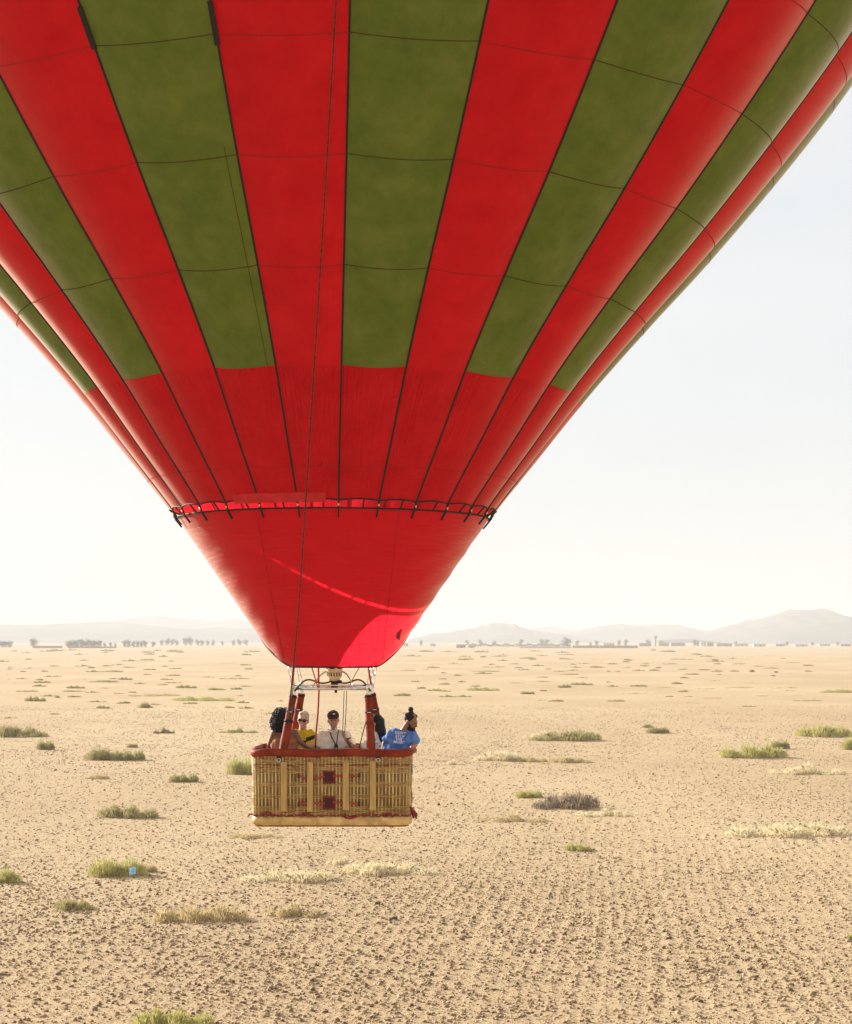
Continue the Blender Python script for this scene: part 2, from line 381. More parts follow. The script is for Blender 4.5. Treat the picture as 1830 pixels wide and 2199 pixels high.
def set_uv(o, uvs):
    ul = o.data.uv_layers.new(name='UVMap')
    li = np.empty(len(o.data.loops), dtype=np.int32); o.data.loops.foreach_get('vertex_index', li)
    ul.data.foreach_set('uv', np.asarray(uvs, dtype=np.float32)[li].ravel())
ROWS = [1.845, 2.27, 3.434, 4.49, 5.55, 6.62, 7.72, 8.86, 10.0, 11.2, 12.4, 13.6, 14.8, 16.0, 17.2, 18.3, 19.3, 20.2, 20.8, 21.03]
def panel_grid(g, i, nu=10, nv=7):
    a0 = G0 + g * GA; V = []; UV = []
    for v in range(nv + 1):
        for u in range(nu + 1):
            f = u / nu; h0 = ROWS[i]
            if i == 0: h0 = 1.845 + 0.03 * math.sin(math.pi * f)
            h = h0 + (ROWS[i + 1] - h0) * v / nv
            ff = min(max(f, 0.0005), 0.9995)
            V.append(env(a0 + GA * ff, h)); UV.append((f, h))
    F = [(v * (nu + 1) + u, v * (nu + 1) + u + 1, (v + 1) * (nu + 1) + u + 1, (v + 1) * (nu + 1) + u) for v in range(nv) for u in range(nu)]
    return V, F, UV
def is_green(g): return g % 2 == 0
back = MB(); buv = []; front = []
for g in range(-13, 14):
    mid = math.degrees(G0 + (g + 0.5) * GA)
    for i in range(len(ROWS) - 1):
        if abs(mid) < 113 and i < 7: front.append((g, i)); continue
        V, F, UV = panel_grid(g, i, 6, 4)
        back.m = (1 if is_green(g) else 0) if i >= 2 else 2
        back.add(V, F); buv += UV
back.m = 0
back.lathe((0, 0, 0), [(rad(21.03) + 0.05, 21.03), (0.001, 21.08)], 24); buv += [(0, 0)] * 48
envelope = back.build('envelope', [F_RED, F_GRN, F_REDW], bal, True, OFF); set_uv(envelope, buv)
for g, i in front:
    b = MB(); V, F, UV = panel_grid(g, i); b.add(V, F)
    o = b.build('panel', (F_GRN if is_green(g) else F_RED) if i >= 2 else F_REDW, envelope, True, OFF); set_uv(o, UV)
# load tapes down every gore edge
def ribbon(b, fn, hs, wid, thick):
    """flat webbing: fn(h, side offset, push) -> point"""
    n = len(hs); V = []
    for h in hs:
        for so, pu in ((-wid, 0), (wid, 0), (wid, thick), (-wid, thick)): V.append(fn(h, so, pu))
    F = []
    for i in range(n - 1):
        for j in range(4): F.append((i * 4 + j, i * 4 + (j + 1) % 4, (i + 1) * 4 + (j + 1) % 4, (i + 1) * 4 + j))
    F += [(3, 2, 1, 0), tuple((n - 1) * 4 + j for j in range(4))]
    b.add(V, F)
for g in range(-13, 14):
    a = G0 + g * GA
    def fn(h, so, pu, a=a): return env(a + so / max(rad(h), 0.4), h, 0.006 + pu, False)
    b = MB(); hs = list(np.linspace(1.845, 9, 40)) + list(np.linspace(9.3, 20.9, 30))
    ribbon(b, fn, hs, 0.0125, 0.010)
    # tail hanging past the mouth, onto the skirt
    p0 = env(a, 1.845, 0.012, False); p1 = Vector((2.20 * math.sin(a), -2.20 * math.cos(a), 1.63))
    b.tube([p0, p0.lerp(p1, 0.5) + Vector((0.02 * math.sin(a), -0.02 * math.cos(a), 0)), p1], 0.016, 4)
    t = b.build('load_tape', M_TAPE, envelope, False, OFF)
    if abs(math.degrees(a)) < 100:
        q = env(a, 1.80, 0.03, False); b = MB(); b.ell(q, (0.013, 0.013, 0.022), nu=8, nv=6)
        M_RING = bpy.data.materials.get('brass_ring') or noise_mat('brass_ring', (0.5, 0.33, 0.13), (0.75, 0.6, 0.35), rough=0.3, metal=1.0, scale=30)
        b.build('buckle', M_RING, t, True, OFF)
# horizontal seams
for i in range(1, 8):
    b = MB(); h = ROWS[i]
    for g in range(-9, 9):
        b.m = 1 if (is_green(g) and i > 2) else 0
        hs = [G0 + (g + k / 10) * GA for k in range(11)]
        n = len(hs); V = []
        wd = 0.0055 if i > 2 else 0.003
        for k, ph in enumerate(hs):
            ph = G0 + (g + min(max(k / 10, 0.002), 0.998)) * GA
            for dh in (-wd, wd): V.append(env(ph, h + dh, 0.004))
        F = [(2 * k, 2 * k + 2, 2 * k + 3, 2 * k + 1) for k in range(n - 1)]
        b.add(V, F)
    b.build('seam', [M_SEAM, M_SEAMG] if i != 2 else [F_REDW, F_REDW], envelope, True, OFF)
# mouth edge: scalloped black binding on the envelope, straight binding on the skirt, straps across the gap
b = MB(); pts = []
for g in range(-13, 14):
    for k in range(8):
        f = k / 8; a = G0 + (g + f) * GA
        pts.append(env(a, 1.845 + 0.03 * math.sin(math.pi * f), 0.004))
b.tube(pts, 0.0125, 6, closed=True); b.build('mouth_binding', M_TAPE, envelope, True, OFF)
SK_T, SK_R = 1.745, 2.245
def sk_r(h): return SK_R - (SK_T - h) * 0.69
def hem(phi):
    sg = math.degrees((phi - math.radians(3) + math.pi) % (2 * math.pi) - math.pi); d = abs(sg)
    if d < 48: return -0.385
    if d < 95: t = (d - 48) / 47; return -0.385 + 0.40 * (t * t * (3 - 2 * t) * 0.6 + t * t * 0.4)
    t = min((d - 94) / 26, 1.0); return 0.015 + 1.66 * (t * t * (3 - 2 * t))
def sk(phi, h, push=0.0):
    r = sk_r(h) + push
    return Vector((r * math.sin(phi), -r * math.cos(phi), h))
b = MB(); uv = []; NU, NV = 120, 30
for v in range(NV + 1):
    for u in range(NU + 1):
        phi = -math.pi + 2 * math.pi * u / NU; h = SK_T + (hem(phi) - SK_T) * v / NV
        w_ = 0.012 * math.sin(h * 19 + 3 * math.sin(phi * 3)) * math.sin(phi * 5 + 1) * min(1, v / 6)
        b.v.append(tuple(sk(phi, h, w_))); uv.append((u / NU * 8, h))
for v in range(NV):
    for u in range(NU):
        a = v * (NU + 1) + u; b.f.append((a, a + NU + 1, a + NU + 2, a + 1)); b.mi.append(0)
skirt = b.build('skirt', F_SKIRT, bal, True, OFF); set_uv(skirt, uv)
b = MB(); b.tube([sk(-math.pi + 2 * math.pi * u / 160, hem(-math.pi + 2 * math.pi * u / 160)) for u in range(160)], 0.013, 6, closed=True); b.build('hem_binding', M_TAPE, skirt, True, OFF)
b = MB(); b.tube([sk(-math.pi + 2 * math.pi * u / 120, SK_T) for u in range(120)], 0.014, 6, closed=True); b.build('skirt_binding', M_TAPE, skirt, True, OFF)
for sgn in (-1, 1):
    b = MB(); pts = []
    for k in range(24):
        t = k / 23; h = SK_T - (SK_T + 0.36) * t; r = sk_r(h)
        x = sgn * (0.95 - 0.26 * t) + 0.02
        x = max(-r * 0.98, min(r * 0.98, x)); phi = math.asin(x / r)
        if h < hem(phi): break
        pts.append(sk(phi, h, 0.003))
    b.tube(pts, 0.006, 4); b.build('seam', M_SEAM, skirt, False, OFF)
b = MB(); p = P(852, 1361, BD - 0.55); p = Vector((p.x - BX, p.y - BD, p.z - HC)); phi = math.atan2(p.x, -p.y)
b.box(sk(phi, p.z, 0.006), (0.10, 0.008, 0.16), Matrix.Rotation(phi, 3, 'Z') @ Matrix.Rotation(0.35, 3, 'Y')); b.build('label_patch', noise_mat('dark_red_patch', (0.16, 0.01, 0.012), (0.22, 0.014, 0.016), scale=60), skirt, False, OFF)
for g in range(-13, 14):
    a = G0 + (g + 0.62) * GA
    b = MB(); b.tube([env(a, 1.845 + 0.028, 0.004), sk(a, SK_T)], 0.012, 4); b.build('strap', M_TAPE, envelope, False, OFF)
# pale flap folded over the mouth binding
b = MB(); V = []; hs = np.linspace(-31.0, 0.5, 26)
for k, dg in enumerate(hs):
    a = math.radians(dg)
    for hh, pu in ((1.835, 0.030), (1.88, 0.026), (1.95, 0.018)):
        V.append(env(a, hh, pu + 0.006 * math.sin(k * 1.3)))
b.add(V, [(3 * k + j, 3 * k + 3 + j, 3 * k + 4 + j, 3 * k + 1 + j) for k in range(25) for j in range(2)])
b.build('flap', noise_mat('faded_red_nylon', (0.55, 0.015, 0.02), (0.66, 0.035, 0.04), rough=0.7, scale=4, trans=0.35), envelope, True, OFF)
# black sleeves on two tapes, thin outer tube standing in for a cord's shadow showing through an olive gore
for gi, h0, h1 in ((-2, 6.60, 6.97), (-1, 6.53, 6.90)):
    a = G0 + gi * GA
    def fn(h, so, pu, a=a): return env(a + so / rad(h), h, 0.022 + pu, False)
    b = MB(); ribbon(b, fn, list(np.linspace(h0, h1, 8)), 0.030, 0.02); b.build('tape_sleeve', M_TAPE, envelope, False, OFF)
b = MB(); pts = [env(G0 + (-1.12 + 0.02 * k / 12) * GA, 3.44 + 2.2 * k / 12, 0.008) for k in range(13)]
b.tube(pts, 0.005, 4); b.build('cord_shadow', M_SEAMG, envelope, False, OFF)

# ---- steel frame, burner, wires
M_STEEL = noise_mat('brushed_steel', (0.62, 0.60, 0.56), (0.82, 0.80, 0.76), rough=0.28, metal=1.0, scale=30)
M_DARK = noise_mat('dark_rubber', (0.010, 0.010, 0.010), (0.025, 0.023, 0.02), rough=0.55, scale=30)
M_BRASS = noise_mat('pale_brass', (0.66, 0.55, 0.33), (0.84, 0.76, 0.55), rough=0.35, metal=0.35, scale=20)
M_LEATH = noise_mat('red_brown_leather', (0.15, 0.014, 0.003), (0.25, 0.032, 0.007), rough=0.62, spec=0.15, scale=7, bump=0.004, bscale=60)
FZ = -0.70                                      # frame height (z from camera height)
FC = [(-0.555, -0.43), (0.515, -0.43), (0.54, 0.43), (-0.50, 0.43)]
b = MB()
for i in range(4):
    p, q = FC[i], FC[(i + 1) % 4]; b.tube([(p[0], p[1], FZ), (q[0], q[1], FZ)], 0.020, 10)
b.tube([(-0.55, -0.41, FZ + 0.05), (0.5, -0.41, FZ + 0.05)], 0.012, 8)
frame = b.build('burner_frame', M_STEEL, bal, True, OFF)
for x, y in FC:
    b = MB(); b.lathe((x, y, FZ - 0.12), [(0.001, 0), (0.032, 0), (0.032, 0.17), (0.024, 0.19), (0.001, 0.19)], 12); b.box((x, y, FZ + 0.02), (0.07, 0.07, 0.06), None, 0.01)
    b.build('corner_socket', M_STEEL, frame, False, OFF)
    b = MB()
    dirv = Vector((math.copysign(0.22, x), 0.0 * y, 1.0)).normalized(); base = Vector((x, y, FZ + 0.05))
    for k in range(2):
        c = base + dirv * (0.075 + 0.125 * k); u = dirv; v2 = Vector((0.6, 0.8, 0)) if k else Vector((0.8, -0.6, 0))
        v2 = (v2 - u * v2.dot(u)).normalized()
        b.tube([c + u * 0.075 * math.cos(t) + v2 * 0.032 * math.sin(t) for t in np.linspace(0, 2 * math.pi, 17)[:-1]], 0.0075, 6, closed=True)
    b.build('carabiner', M_STEEL, frame, True, OFF)
    # suspension wires fanning up to the mouth of the envelope
    top = base + dirv * 0.27
    for g in range(-13, 14):
        a = G0 + g * GA; e = Vector((2.16 * math.sin(a), -2.16 * math.cos(a), 1.70))
        if (e.x > 0) == (x > 0) and (e.y > 0) == (y > 0):
            b = MB(); b.tube([top, e], 0.0035, 4); b.build('suspension_wire', M_STEEL, bal, False, OFF)
BC = Vector((0.01, -0.02, FZ))
b = MB(); b.lathe(BC, [(0.001, 0.10), (0.075, 0.10), (0.085, 0.13), (0.105, 0.16), (0.105, 0.24), (0.115, 0.25), (0.115, 0.37), (0.108, 0.39), (0.108, 0.41), (0.095, 0.41), (0.09, 0.30), (0.001, 0.28)], 28)
burner = b.build('burner', M_BRASS, bal, True, OFF)
for k in range(16):
    a = 2 * math.pi * k / 16; b = MB(); b.box(BC + Vector((0.104 * math.cos(a), 0.104 * math.sin(a), 0.20)), (0.006, 0.016, 0.055), Matrix.Rotation(a, 3, 'Z')); b.build('slot', M_DARK, burner, False, OFF)
for k in range(6):
    a = 2 * math.pi * (k + 0.25) / 6; b = MB(); b.box(BC + Vector((0.113 * math.cos(a), 0.113 * math.sin(a), 0.315)), (0.008, 0.075, 0.075), Matrix.Rotation(a, 3, 'Z'), 0.002); b.build('vent', M_DARK, burner, False, OFF)
b = MB(); b.tube([BC + Vector((0.10 * math.cos(t), 0.10 * math.sin(t), 0.42 + 0.0065 * t)) for t in np.linspace(0, 8 * math.pi, 120)], 0.0085, 6)
for k in range(8):
    a = math.pi * k / 4; b.tube([BC + Vector((0.112 * math.cos(a), 0.112 * math.sin(a), 0.39)), BC + Vector((0.112 * math.cos(a), 0.112 * math.sin(a), 0.60))], 0.006, 5)
b.build('coil', M_STEEL, burner, True, OFF)
b = MB(); b.box(BC + Vector((0, 0, 0.045)), (0.10, 0.10, 0.11), None, 0.015); b.tube([BC + Vector((0.02, 0, 0.0)), BC + Vector((0.02, 0, -0.07))], 0.02, 8); b.box(BC + Vector((0.06, -0.03, 0.09)), (0.10, 0.05, 0.05), None, 0.01)
b.build('valve_block', M_DARK, burner, False, OFF)
for s in (-1, 1):
    b = MB(); b.tube([BC + Vector((s * (0.10 + 0.20 * t), -0.02 - 0.4 * t * t, 0.24 - 0.23 * t * t)) for t in np.linspace(0, 1, 12)], 0.012, 8); b.build('support_arm', M_STEEL, burner, True, OFF)
    b = MB(); b.tube([BC + Vector((s * (0.04 + 0.50 * t), -0.06 - 0.40 * t, 0.10 + 0.05 * math.sin(t * 3.0) - 0.14 * t * t - 0.05 * math.sin(t * 6.28))) for t in np.linspace(0, 1, 22)], 0.012, 8); b.build('hose', M_DARK, burner, True, OFF)

# ---- padded uprights from frame corners to the rim
RIM_Z = -1.55
UF = [(-0.70, -0.60), (0.565, -0.60), (0.70, 0.56), (-0.66, 0.56)]
for (x0, y0), (x1, y1) in zip(FC, UF):
    p0 = Vector((x0, y0, FZ - 0.09)); p1 = Vector((x1, y1, RIM_Z - 0.10))
    b = MB(); n = 14; pts = [p0.lerp(p1, k / (n - 1)) for k in range(n)]
    b.tube(pts, [0.052 + 0.016 * (k / (n - 1)) + 0.002 * math.sin(k * 2.1) for k in range(n)], 14)
    up = b.build('padded_upright', M_LEATH, bal, True, OFF)
    for t, hw in ((0.03, 0.012), (0.27, 0.012), (0.43, 0.018)) if y0 < 0 and x0 < 0 else ((0.03, 0.012), (0.28, 0.012)):
        b = MB(); c = p0.lerp(p1, t); dv = (p1 - p0).normalized(); b.tube([c - dv * hw, c + dv * hw], 0.058 + 0.016 * t, 14); s_ = b.build('strap', M_TAPE, up, True, OFF)
        if 0.2 < t < 0.4:
            b = MB(); b.box(c + Vector((0.0, -(0.0595 + 0.016 * t), 0)), (0.05, 0.004, 0.010)); b.build('white_print', noise_mat('white_print', (0.6, 0.6, 0.58), (0.75, 0.75, 0.72), scale=200), s_, False, OFF)

# ---- basket
M_WICK = noise_mat('wicker_cane', (0.24, 0.115, 0.032), (0.68, 0.45, 0.17), rough=0.5, scale=3.0, stretch=(2.2, 2.2, 26), detail=3)
M_STAKE = noise_mat('pale_cane', (0.36, 0.21, 0.065), (0.74, 0.54, 0.23), rough=0.45, scale=14, stretch=(1, 1, 0.15))
M_STAKE2 = noise_mat('olive_cane', (0.13, 0.10, 0.035), (0.26, 0.18, 0.065), rough=0.5, scale=14, stretch=(1, 1, 0.15))
M_LINER = noise_mat('brown_liner', (0.055, 0.030, 0.013), (0.09, 0.05, 0.022), rough=0.85, scale=12)
M_WOOD = noise_mat('pale_wood_slat', (0.38, 0.225, 0.065), (0.54, 0.35, 0.12), rough=0.55, scale=5, stretch=(6, 6, 0.6), bump=0.002)
M_HIDE = noise_mat('rawhide', (0.42, 0.25, 0.075), (0.72, 0.50, 0.20), rough=0.5, scale=6, bump=0.008, bscale=14)
M_ROPE = noise_mat('dark_red_rope', (0.16, 0.008, 0.010), (0.30, 0.018, 0.018), rough=0.7, scale=50)
M_MAROON = noise_mat('maroon_leather', (0.030, 0.006, 0.006), (0.06, 0.012, 0.010), rough=0.7, scale=40, bump=0.004)
BW, BDp, CR = 1.118, 0.65, 0.13
Z0, Z1 = -2.645, -1.58
segs = []
def path(s, inset=0.0, scale=1.0):
    """rounded rectangle, s in metres from the front-left corner's end, clockwise seen from above -> point, normal"""
    L1, L2, La = 2 * (BW - CR), 2 * (BDp - CR), CR * math.pi / 2
    tot = 2 * (L1 + L2) + 4 * La; s = s % tot
    parts = [(L1, 'l', (-BW + CR, -BDp), (1, 0)), (La, 'a', (BW - CR, -BDp + CR), -90), (L2, 'l', (BW, -BDp + CR), (0, 1)), (La, 'a', (BW - CR, BDp - CR), 0),
             (L1, 'l', (BW - CR, BDp), (-1, 0)), (La, 'a', (-BW + CR, BDp - CR), 90), (L2, 'l', (-BW, BDp - CR), (0, -1)), (La, 'a', (-BW + CR, -BDp + CR), 180)]
    for L, k, o, d in parts:
        if s <= L or k == 'a' and o == (-BW + CR, -BDp + CR):
            if k == 'l': p = (o[0] + d[0] * s, o[1] + d[1] * s); n = (d[1], -d[0])
            else:
                a = math.radians(d) + s / CR; p = (o[0] + CR * math.cos(a), o[1] + CR * math.sin(a)); n = (math.cos(a), math.sin(a))
            return Vector((p[0] * scale - n[0] * inset, p[1] * scale - n[1] * inset, 0)), Vector((n[0], n[1], 0))
        s -= L
TOT = 2 * (2 * (BW - CR) + 2 * (BDp - CR)) + 4 * CR * math.pi / 2
def ploop(n, inset=0.0): return [path(TOT * k / n, inset)[0] for k in range(n)]
def taper(z): return 1.0 - 0.012 * (Z1 - z) / (Z1 - Z0)
# liner walls and floor
b = MB(); n = 80; lp_o = ploop(n, 0.018); lp_i = ploop(n, 0.04)
V = []
for z, lp in ((Z0 + 0.05, lp_o), (Z1, lp_o), (Z1, lp_i), (Z0 + 0.09, lp_i)):
    V += [(p.x * taper(z), p.y * taper(z), z) for p in lp]
F = [(r * n + k, r * n + (k + 1) % n, (r + 1) * n + (k + 1) % n, (r + 1) * n + k) for r in range(3) for k in range(n)]
F.append(tuple(3 * n + k for k in range(n))); b.add(V, F)
basket = b.build('basket', M_LINER, bal, False, OFF)
# stakes
NSK = 2 * int(TOT / 0.050 / 2)
b = MB(); b2 = MB()
for k in range(NSK):
    p, nn = path(TOT * k / NSK)
    b.tube([(p.x * taper(z), p.y * taper(z), z) for z in (Z0 + 0.10, -2.1, Z1)], 0.0125, 6)
    for f in (0.34, 0.50, 0.66):
        p, nn = path(TOT * (k + f) / NSK, 0.006); b2.tube([(p.x * taper(z), p.y * taper(z), z) for z in (Z0 + 0.10, -2.1, Z1)], 0.0052, 5)
b.build('stakes', M_STAKE, basket, True, OFF, 'stuff'); b2.build('infill_canes', M_STAKE2, basket, True, OFF, 'stuff')
# woven bands
def bz(py): return -(py - 1374) / 152.0
BANDS = [(1618, 1661), (1680, 1689), (1706, 1714.5), (1733, 1763)]
b = MB(); row = 0
for y0, y1 in BANDS:
    z = bz(y1); zt = bz(y0); nrow = int(round((zt - z) / 0.0165))
    for r in range(nrow + 1):
        zz = z + (zt - z) * r / nrow; pts = []
        for k in range(NSK * 2):
            off = 0 if k % 2 else (0.021 if ((k // 2 + row) % 2) else -0.006)
            p, nn = path(TOT * k / (NSK * 2), -off)
            pts.append((p.x * taper(zz), p.y * taper(zz), zz + 0.0014 * math.sin(k * 0.11 + row * 1.9)))
        b.tube(pts, 0.0075, 4, closed=True); row += 1
b.build('weave', M_WICK, basket, True, OFF, 'stuff')
# rim
b = MB(); n = 96; lp = [path(TOT * k / n, 0.012) for k in range(n)]; m_ = 12; V = []
for k, (p, nn) in enumerate(lp):
    sag = 0.006 * math.sin(k * 0.45) + 0.004 * math.sin(k * 1.1)
    for j in range(m_):
        a = 2 * math.pi * j / m_; ra, rb = 0.048, 0.060
        q = p + nn * (ra * math.cos(a) + 0.006); V.append((q.x, q.y, Z1 - 0.022 + sag + rb * math.sin(a)))
b.add(V, [(k * m_ + j, ((k + 1) % n) * m_ + j, ((k + 1) % n) * m_ + (j + 1) % m_, k * m_ + (j + 1) % m_) for k in range(n) for j in range(m_)])
b.build('padded_rim', M_LEATH, basket, True, OFF)
# rawhide band and dark sole
b = MB(); V = []; n = 96
for z, o in ((Z0 + 0.02, -0.018), (Z0 + 0.045, 0.016), (Z0 + 0.085, 0.022), (Z0 + 0.125, 0.016), (Z0 + 0.142, 0.0)):
    for k in range(n):
        p, nn = path(TOT * k / n, -o - 0.003 * math.sin(k * 0.7) * math.sin(z * 60)); V.append((p.x, p.y, z))
F = [(r * n + k, r * n + (k + 1) % n, (r + 1) * n + (k + 1) % n, (r + 1) * n + k) for r in range(4) for k in range(n)]
b.add(V, F); b.build('rawhide_band', M_HIDE, basket, True, OFF)
b = MB(); lp = ploop(80, 0.03)
V = [(p.x, p.y, Z0) for p in lp] + [(p.x, p.y, Z0 + 0.05) for p in lp]; F = [(k, (k + 1) % 80, 80 + (k + 1) % 80, 80 + k) for k in range(80)] + [tuple(range(80))[::-1], tuple(range(80, 160))]
b.add(V, F); b.build('sole', noise_mat('red_brown_sole', (0.16, 0.05, 0.02), (0.24, 0.085, 0.035), scale=9), basket, False, OFF)
def fx(px): return (px - 915) * (BD - BDp) / FPX - BX       # pixel on the basket's front face -> x
FY = -BDp
for x0, x1, y0, y1 in ((603.2, 616, 1636, 1742), (660, 673, 1636, 1742.5), (737, 750, 1634.5, 1739.5), (794.3, 807.3, 1634.5, 1740)):
    b = MB(); z0, z1 = bz(y1), bz(y0)
    b.box(((fx(x0) + fx(x1)) / 2, FY - 0.032, (z0 + z1) / 2), (fx(x1) - fx(x0), 0.024, z1 - z0), None, 0.004); b.build('slat', M_WOOD, basket, False, OFF)
for yc in (1669, 1724):
    b = MB(); b.box((fx(707), FY - 0.02, bz(yc)), (0.135, 0.012, 0.145), None, 0.004); pt = b.build('leather_patch', M_MAROON, basket, False, OFF)
    b = MB(); cx, cz = fx(707), bz(yc)
    for k in range(44):                               # frayed lacing round the patch
        t = k / 44 * 4; e = int(t); f = (t - e) * 2 - 1
        q = [(f, 1), (1, -f), (-f, -1), (-1, f)][e]
        b.cone((cx + q[0] * 0.064, FY - 0.028, cz + q[1] * 0.069), 0.005, (cx + q[0] * 0.09, FY - 0.014, cz + q[1] * 0.095), 0.004, 5, 2)
    b.build('lacing', M_ROPE, pt, False, OFF)
def front_rope(name, pts, r, mat, y=-0.026):
    b = MB(); P3 = [Vector((fx(px), FY + y, bz(py))) for px, py in pts]; out = []
    for a, c in zip(P3[:-1], P3[1:]): out += [a.lerp(c, k / 6) for k in range(6)]
    out.append(P3[-1]); b.tube(out, [r * (1 + 0.13 * math.sin(i * 2.4)) for i in range(len(out))], 8); return b.build(name, mat, basket, True, OFF)
M_ROPE2 = noise_mat('red_rope', (0.34, 0.015, 0.018), (0.50, 0.05, 0.045), rough=0.65, scale=60)
for pts in ([(642, 1664), (650, 1669), (659, 1673)], [(675, 1673), (685, 1670), (698, 1666.5)], [(715, 1667), (726, 1666), (737, 1666)], [(750, 1666), (760, 1666), (771, 1665.5)],
            [(643, 1725.5), (651, 1725.5), (660, 1725)], [(673, 1725), (685, 1724.5), (698, 1724.5)], [(715, 1722), (726, 1723.5), (737, 1724.5)], [(750, 1725), (760, 1725.5), (770, 1726.5)]):
    front_rope('rope_handle', pts, 0.0125, M_ROPE2)
for px, py in ((641.5, 1666), (771.5, 1665), (641.5, 1727), (770.5, 1727)):
    b = MB(); b.box((fx(px), FY - 0.018, bz(py)), (0.028, 0.016, 0.055), None, 0.004); b.build('rope_socket', M_DARK, basket, False, OFF)
# red cord laced round the top and the bottom
for zc, r, nm in ((bz(1642.5), 0.008, 'top_lacing'), (bz(1751.5), 0.013, 'bottom_lacing')):
    b = MB(); n = NSK * 2; pts = []
    for k in range(n):
        o = 0.018 if (k // 3) % 2 else 0.004
        p, nn = path(TOT * k / n, -o); pts.append((p.x * taper(zc), p.y * taper(zc), zc + 0.004 * math.sin(k * 0.35)))
    b.tube(pts, r, 6, closed=True); b.build(nm, M_ROPE, basket, True, OFF)
for px, py, wpx, hpx in ((576, 1748, 13, -8), (659, 1748, 12, -5), (753, 1752, 13, 5), (833, 1747, 11, -5)):
    front_rope('rope_loop', [(px - wpx, 1752), (px - wpx * 0.8, 1752 + hpx * 0.7), (px - wpx * 0.2, 1752 + hpx), (px + wpx * 0.4, 1752 + hpx * 0.75), (px + wpx, 1752.5)], 0.013, M_ROPE, -0.03)
b = MB(); c = Vector((BW + 0.03, -BDp + 0.10, bz(1745)))
for k in range(12):
    a = k / 12 * 6.28; b.cone(c + Vector((-0.03, 0, 0.07)), 0.012, c + Vector((0.035 + 0.03 * math.cos(a), 0.03 * math.sin(a), -0.06 + 0.035 * math.sin(a * 2))), 0.010, 6, 2)
b.build('tassel', M_ROPE, basket, True, OFF)
b = MB(); c = Vector((-BW - 0.01, -BDp + 0.05, bz(1751))); b.tube([c + Vector((0.02, 0, 0.01)), c + Vector((-0.03, -0.01, 0.012)), c + Vector((-0.055, -0.01, -0.025))], 0.012, 6); b.build('rope_end', M_ROPE, basket, True, OFF)
for px, py in ((599, 1628), (812.5, 1628)):
    b = MB(); b.box((fx(px), FY - 0.028, bz(py - 1)), (0.05, 0.014, 0.05), None, 0.004); tb = b.build('ring_tab', M_DARK, basket, False, OFF)
    b = MB(); c = Vector((fx(px), FY - 0.034, bz(py + 4.5))); b.tube([c + Vector((0.026 * math.cos(t), 0, 0.026 * math.sin(t))) for t in np.linspace(0, 6.28, 17)[:-1]], 0.005, 6, closed=True); b.build('ring', M_STEEL, tb, True, OFF)
for py in (1655, 1715):
    b = MB(); b.box((BW + 0.022, -BDp + 0.16, bz(py)), (0.012, 0.05, 0.15), None, 0.004); b.build('side_strap', M_DARK, basket, False, OFF)

# ---- ropes
def env_pix(px, py, push=0.15):                # point just outside the envelope or skirt seen at a pixel
    d = BD - 2.0
    for _ in range(12):
        p = P(px, py, d); h = p.z - HC; x = p.x - BX
        r = (rad(h) if h > 1.72 else sk_r(max(h, -0.6))) + push
        d = BD - math.sqrt(max(r * r - x * x, 0.01))
    p = P(px, py, d); return Vector((p.x - BX, p.y - BD, p.z - HC))
pts = [env_pix(x, y, 0.16) for x, y in ((727, -90), (722, 0), (714, 140), (703, 330), (693, 500), (683, 660), (672, 830), (663, 980), (654, 1120), (647, 1230), (640, 1330))]
pts += [Vector((-0.53, -0.66, -0.30)), Vector((-0.57, -0.62, FZ)), Vector((-0.60, -0.67, -0.95)), Vector((-0.585, -0.70, -1.10)), Vector((-0.56, -0.70, -1.12)), Vector((-0.545, -0.69, -1.0)), Vector((-0.56, -0.64, FZ + 0.02))]
# the line goes on up to the crown
up_ = [env(math.radians(5), h, 0.25) for h in (20, 18, 15, 12, 9.5)]
b = MB(); b.tube(up_ + pts, 0.0095, 6); b.build('crown_line', noise_mat('dark_cord', (0.035, 0.014, 0.010), (0.10, 0.05, 0.035), scale=25, rough=0.8), bal, True, OFF)
for nm, q, r, mt in (('red_rope', [(683, 1395, 24.6), (684, 1440, 24.7), (685, 1484, 24.8), (683, 1530, 24.9), (679, 1570, 25.0), (677, 1612, 25.1)], 0.013, M_ROPE2),
                     ('red_rope', [(660, 1400, 24.55), (670, 1434, 24.55), (683, 1477, 24.55)], 0.009, M_ROPE2),
                     ('red_rope', [(632, 1425, 24.5), (630, 1450, 24.5), (628, 1472, 24.5)], 0.014, M_ROPE2),
                     ('red_rope', [(791, 1425, 24.5), (793, 1446, 24.5), (797, 1470, 24.5)], 0.014, M_ROPE2),
                     ('control_line', [(739, 1484, 25.2), (737.5, 1530, 25.2), (736, 1577, 25.15)], 0.006, M_DARK),
                     ('control_line', [(744.5, 1484, 25.2), (743, 1530, 25.2), (740, 1577, 25.15)], 0.006, M_DARK),
                     ('control_line', [(775, 1428, 24.8), (762, 1450, 24.8), (750, 1474, 24.8)], 0.006, M_ROPE),
                     ('drop_line', [(786, 1500, 24.75), (787, 1530, 24.75), (786, 1550, 24.75), (778, 1580, 24.75), (772, 1605, 24.75)], 0.008, M_DARK)):
    b = MB(); L = [P(x, y, d) for x, y, d in q]; b.tube([Vector((p.x - BX, p.y - BD, p.z - HC)) for p in L], r, 6); b.build(nm, mt, bal, True, OFF)

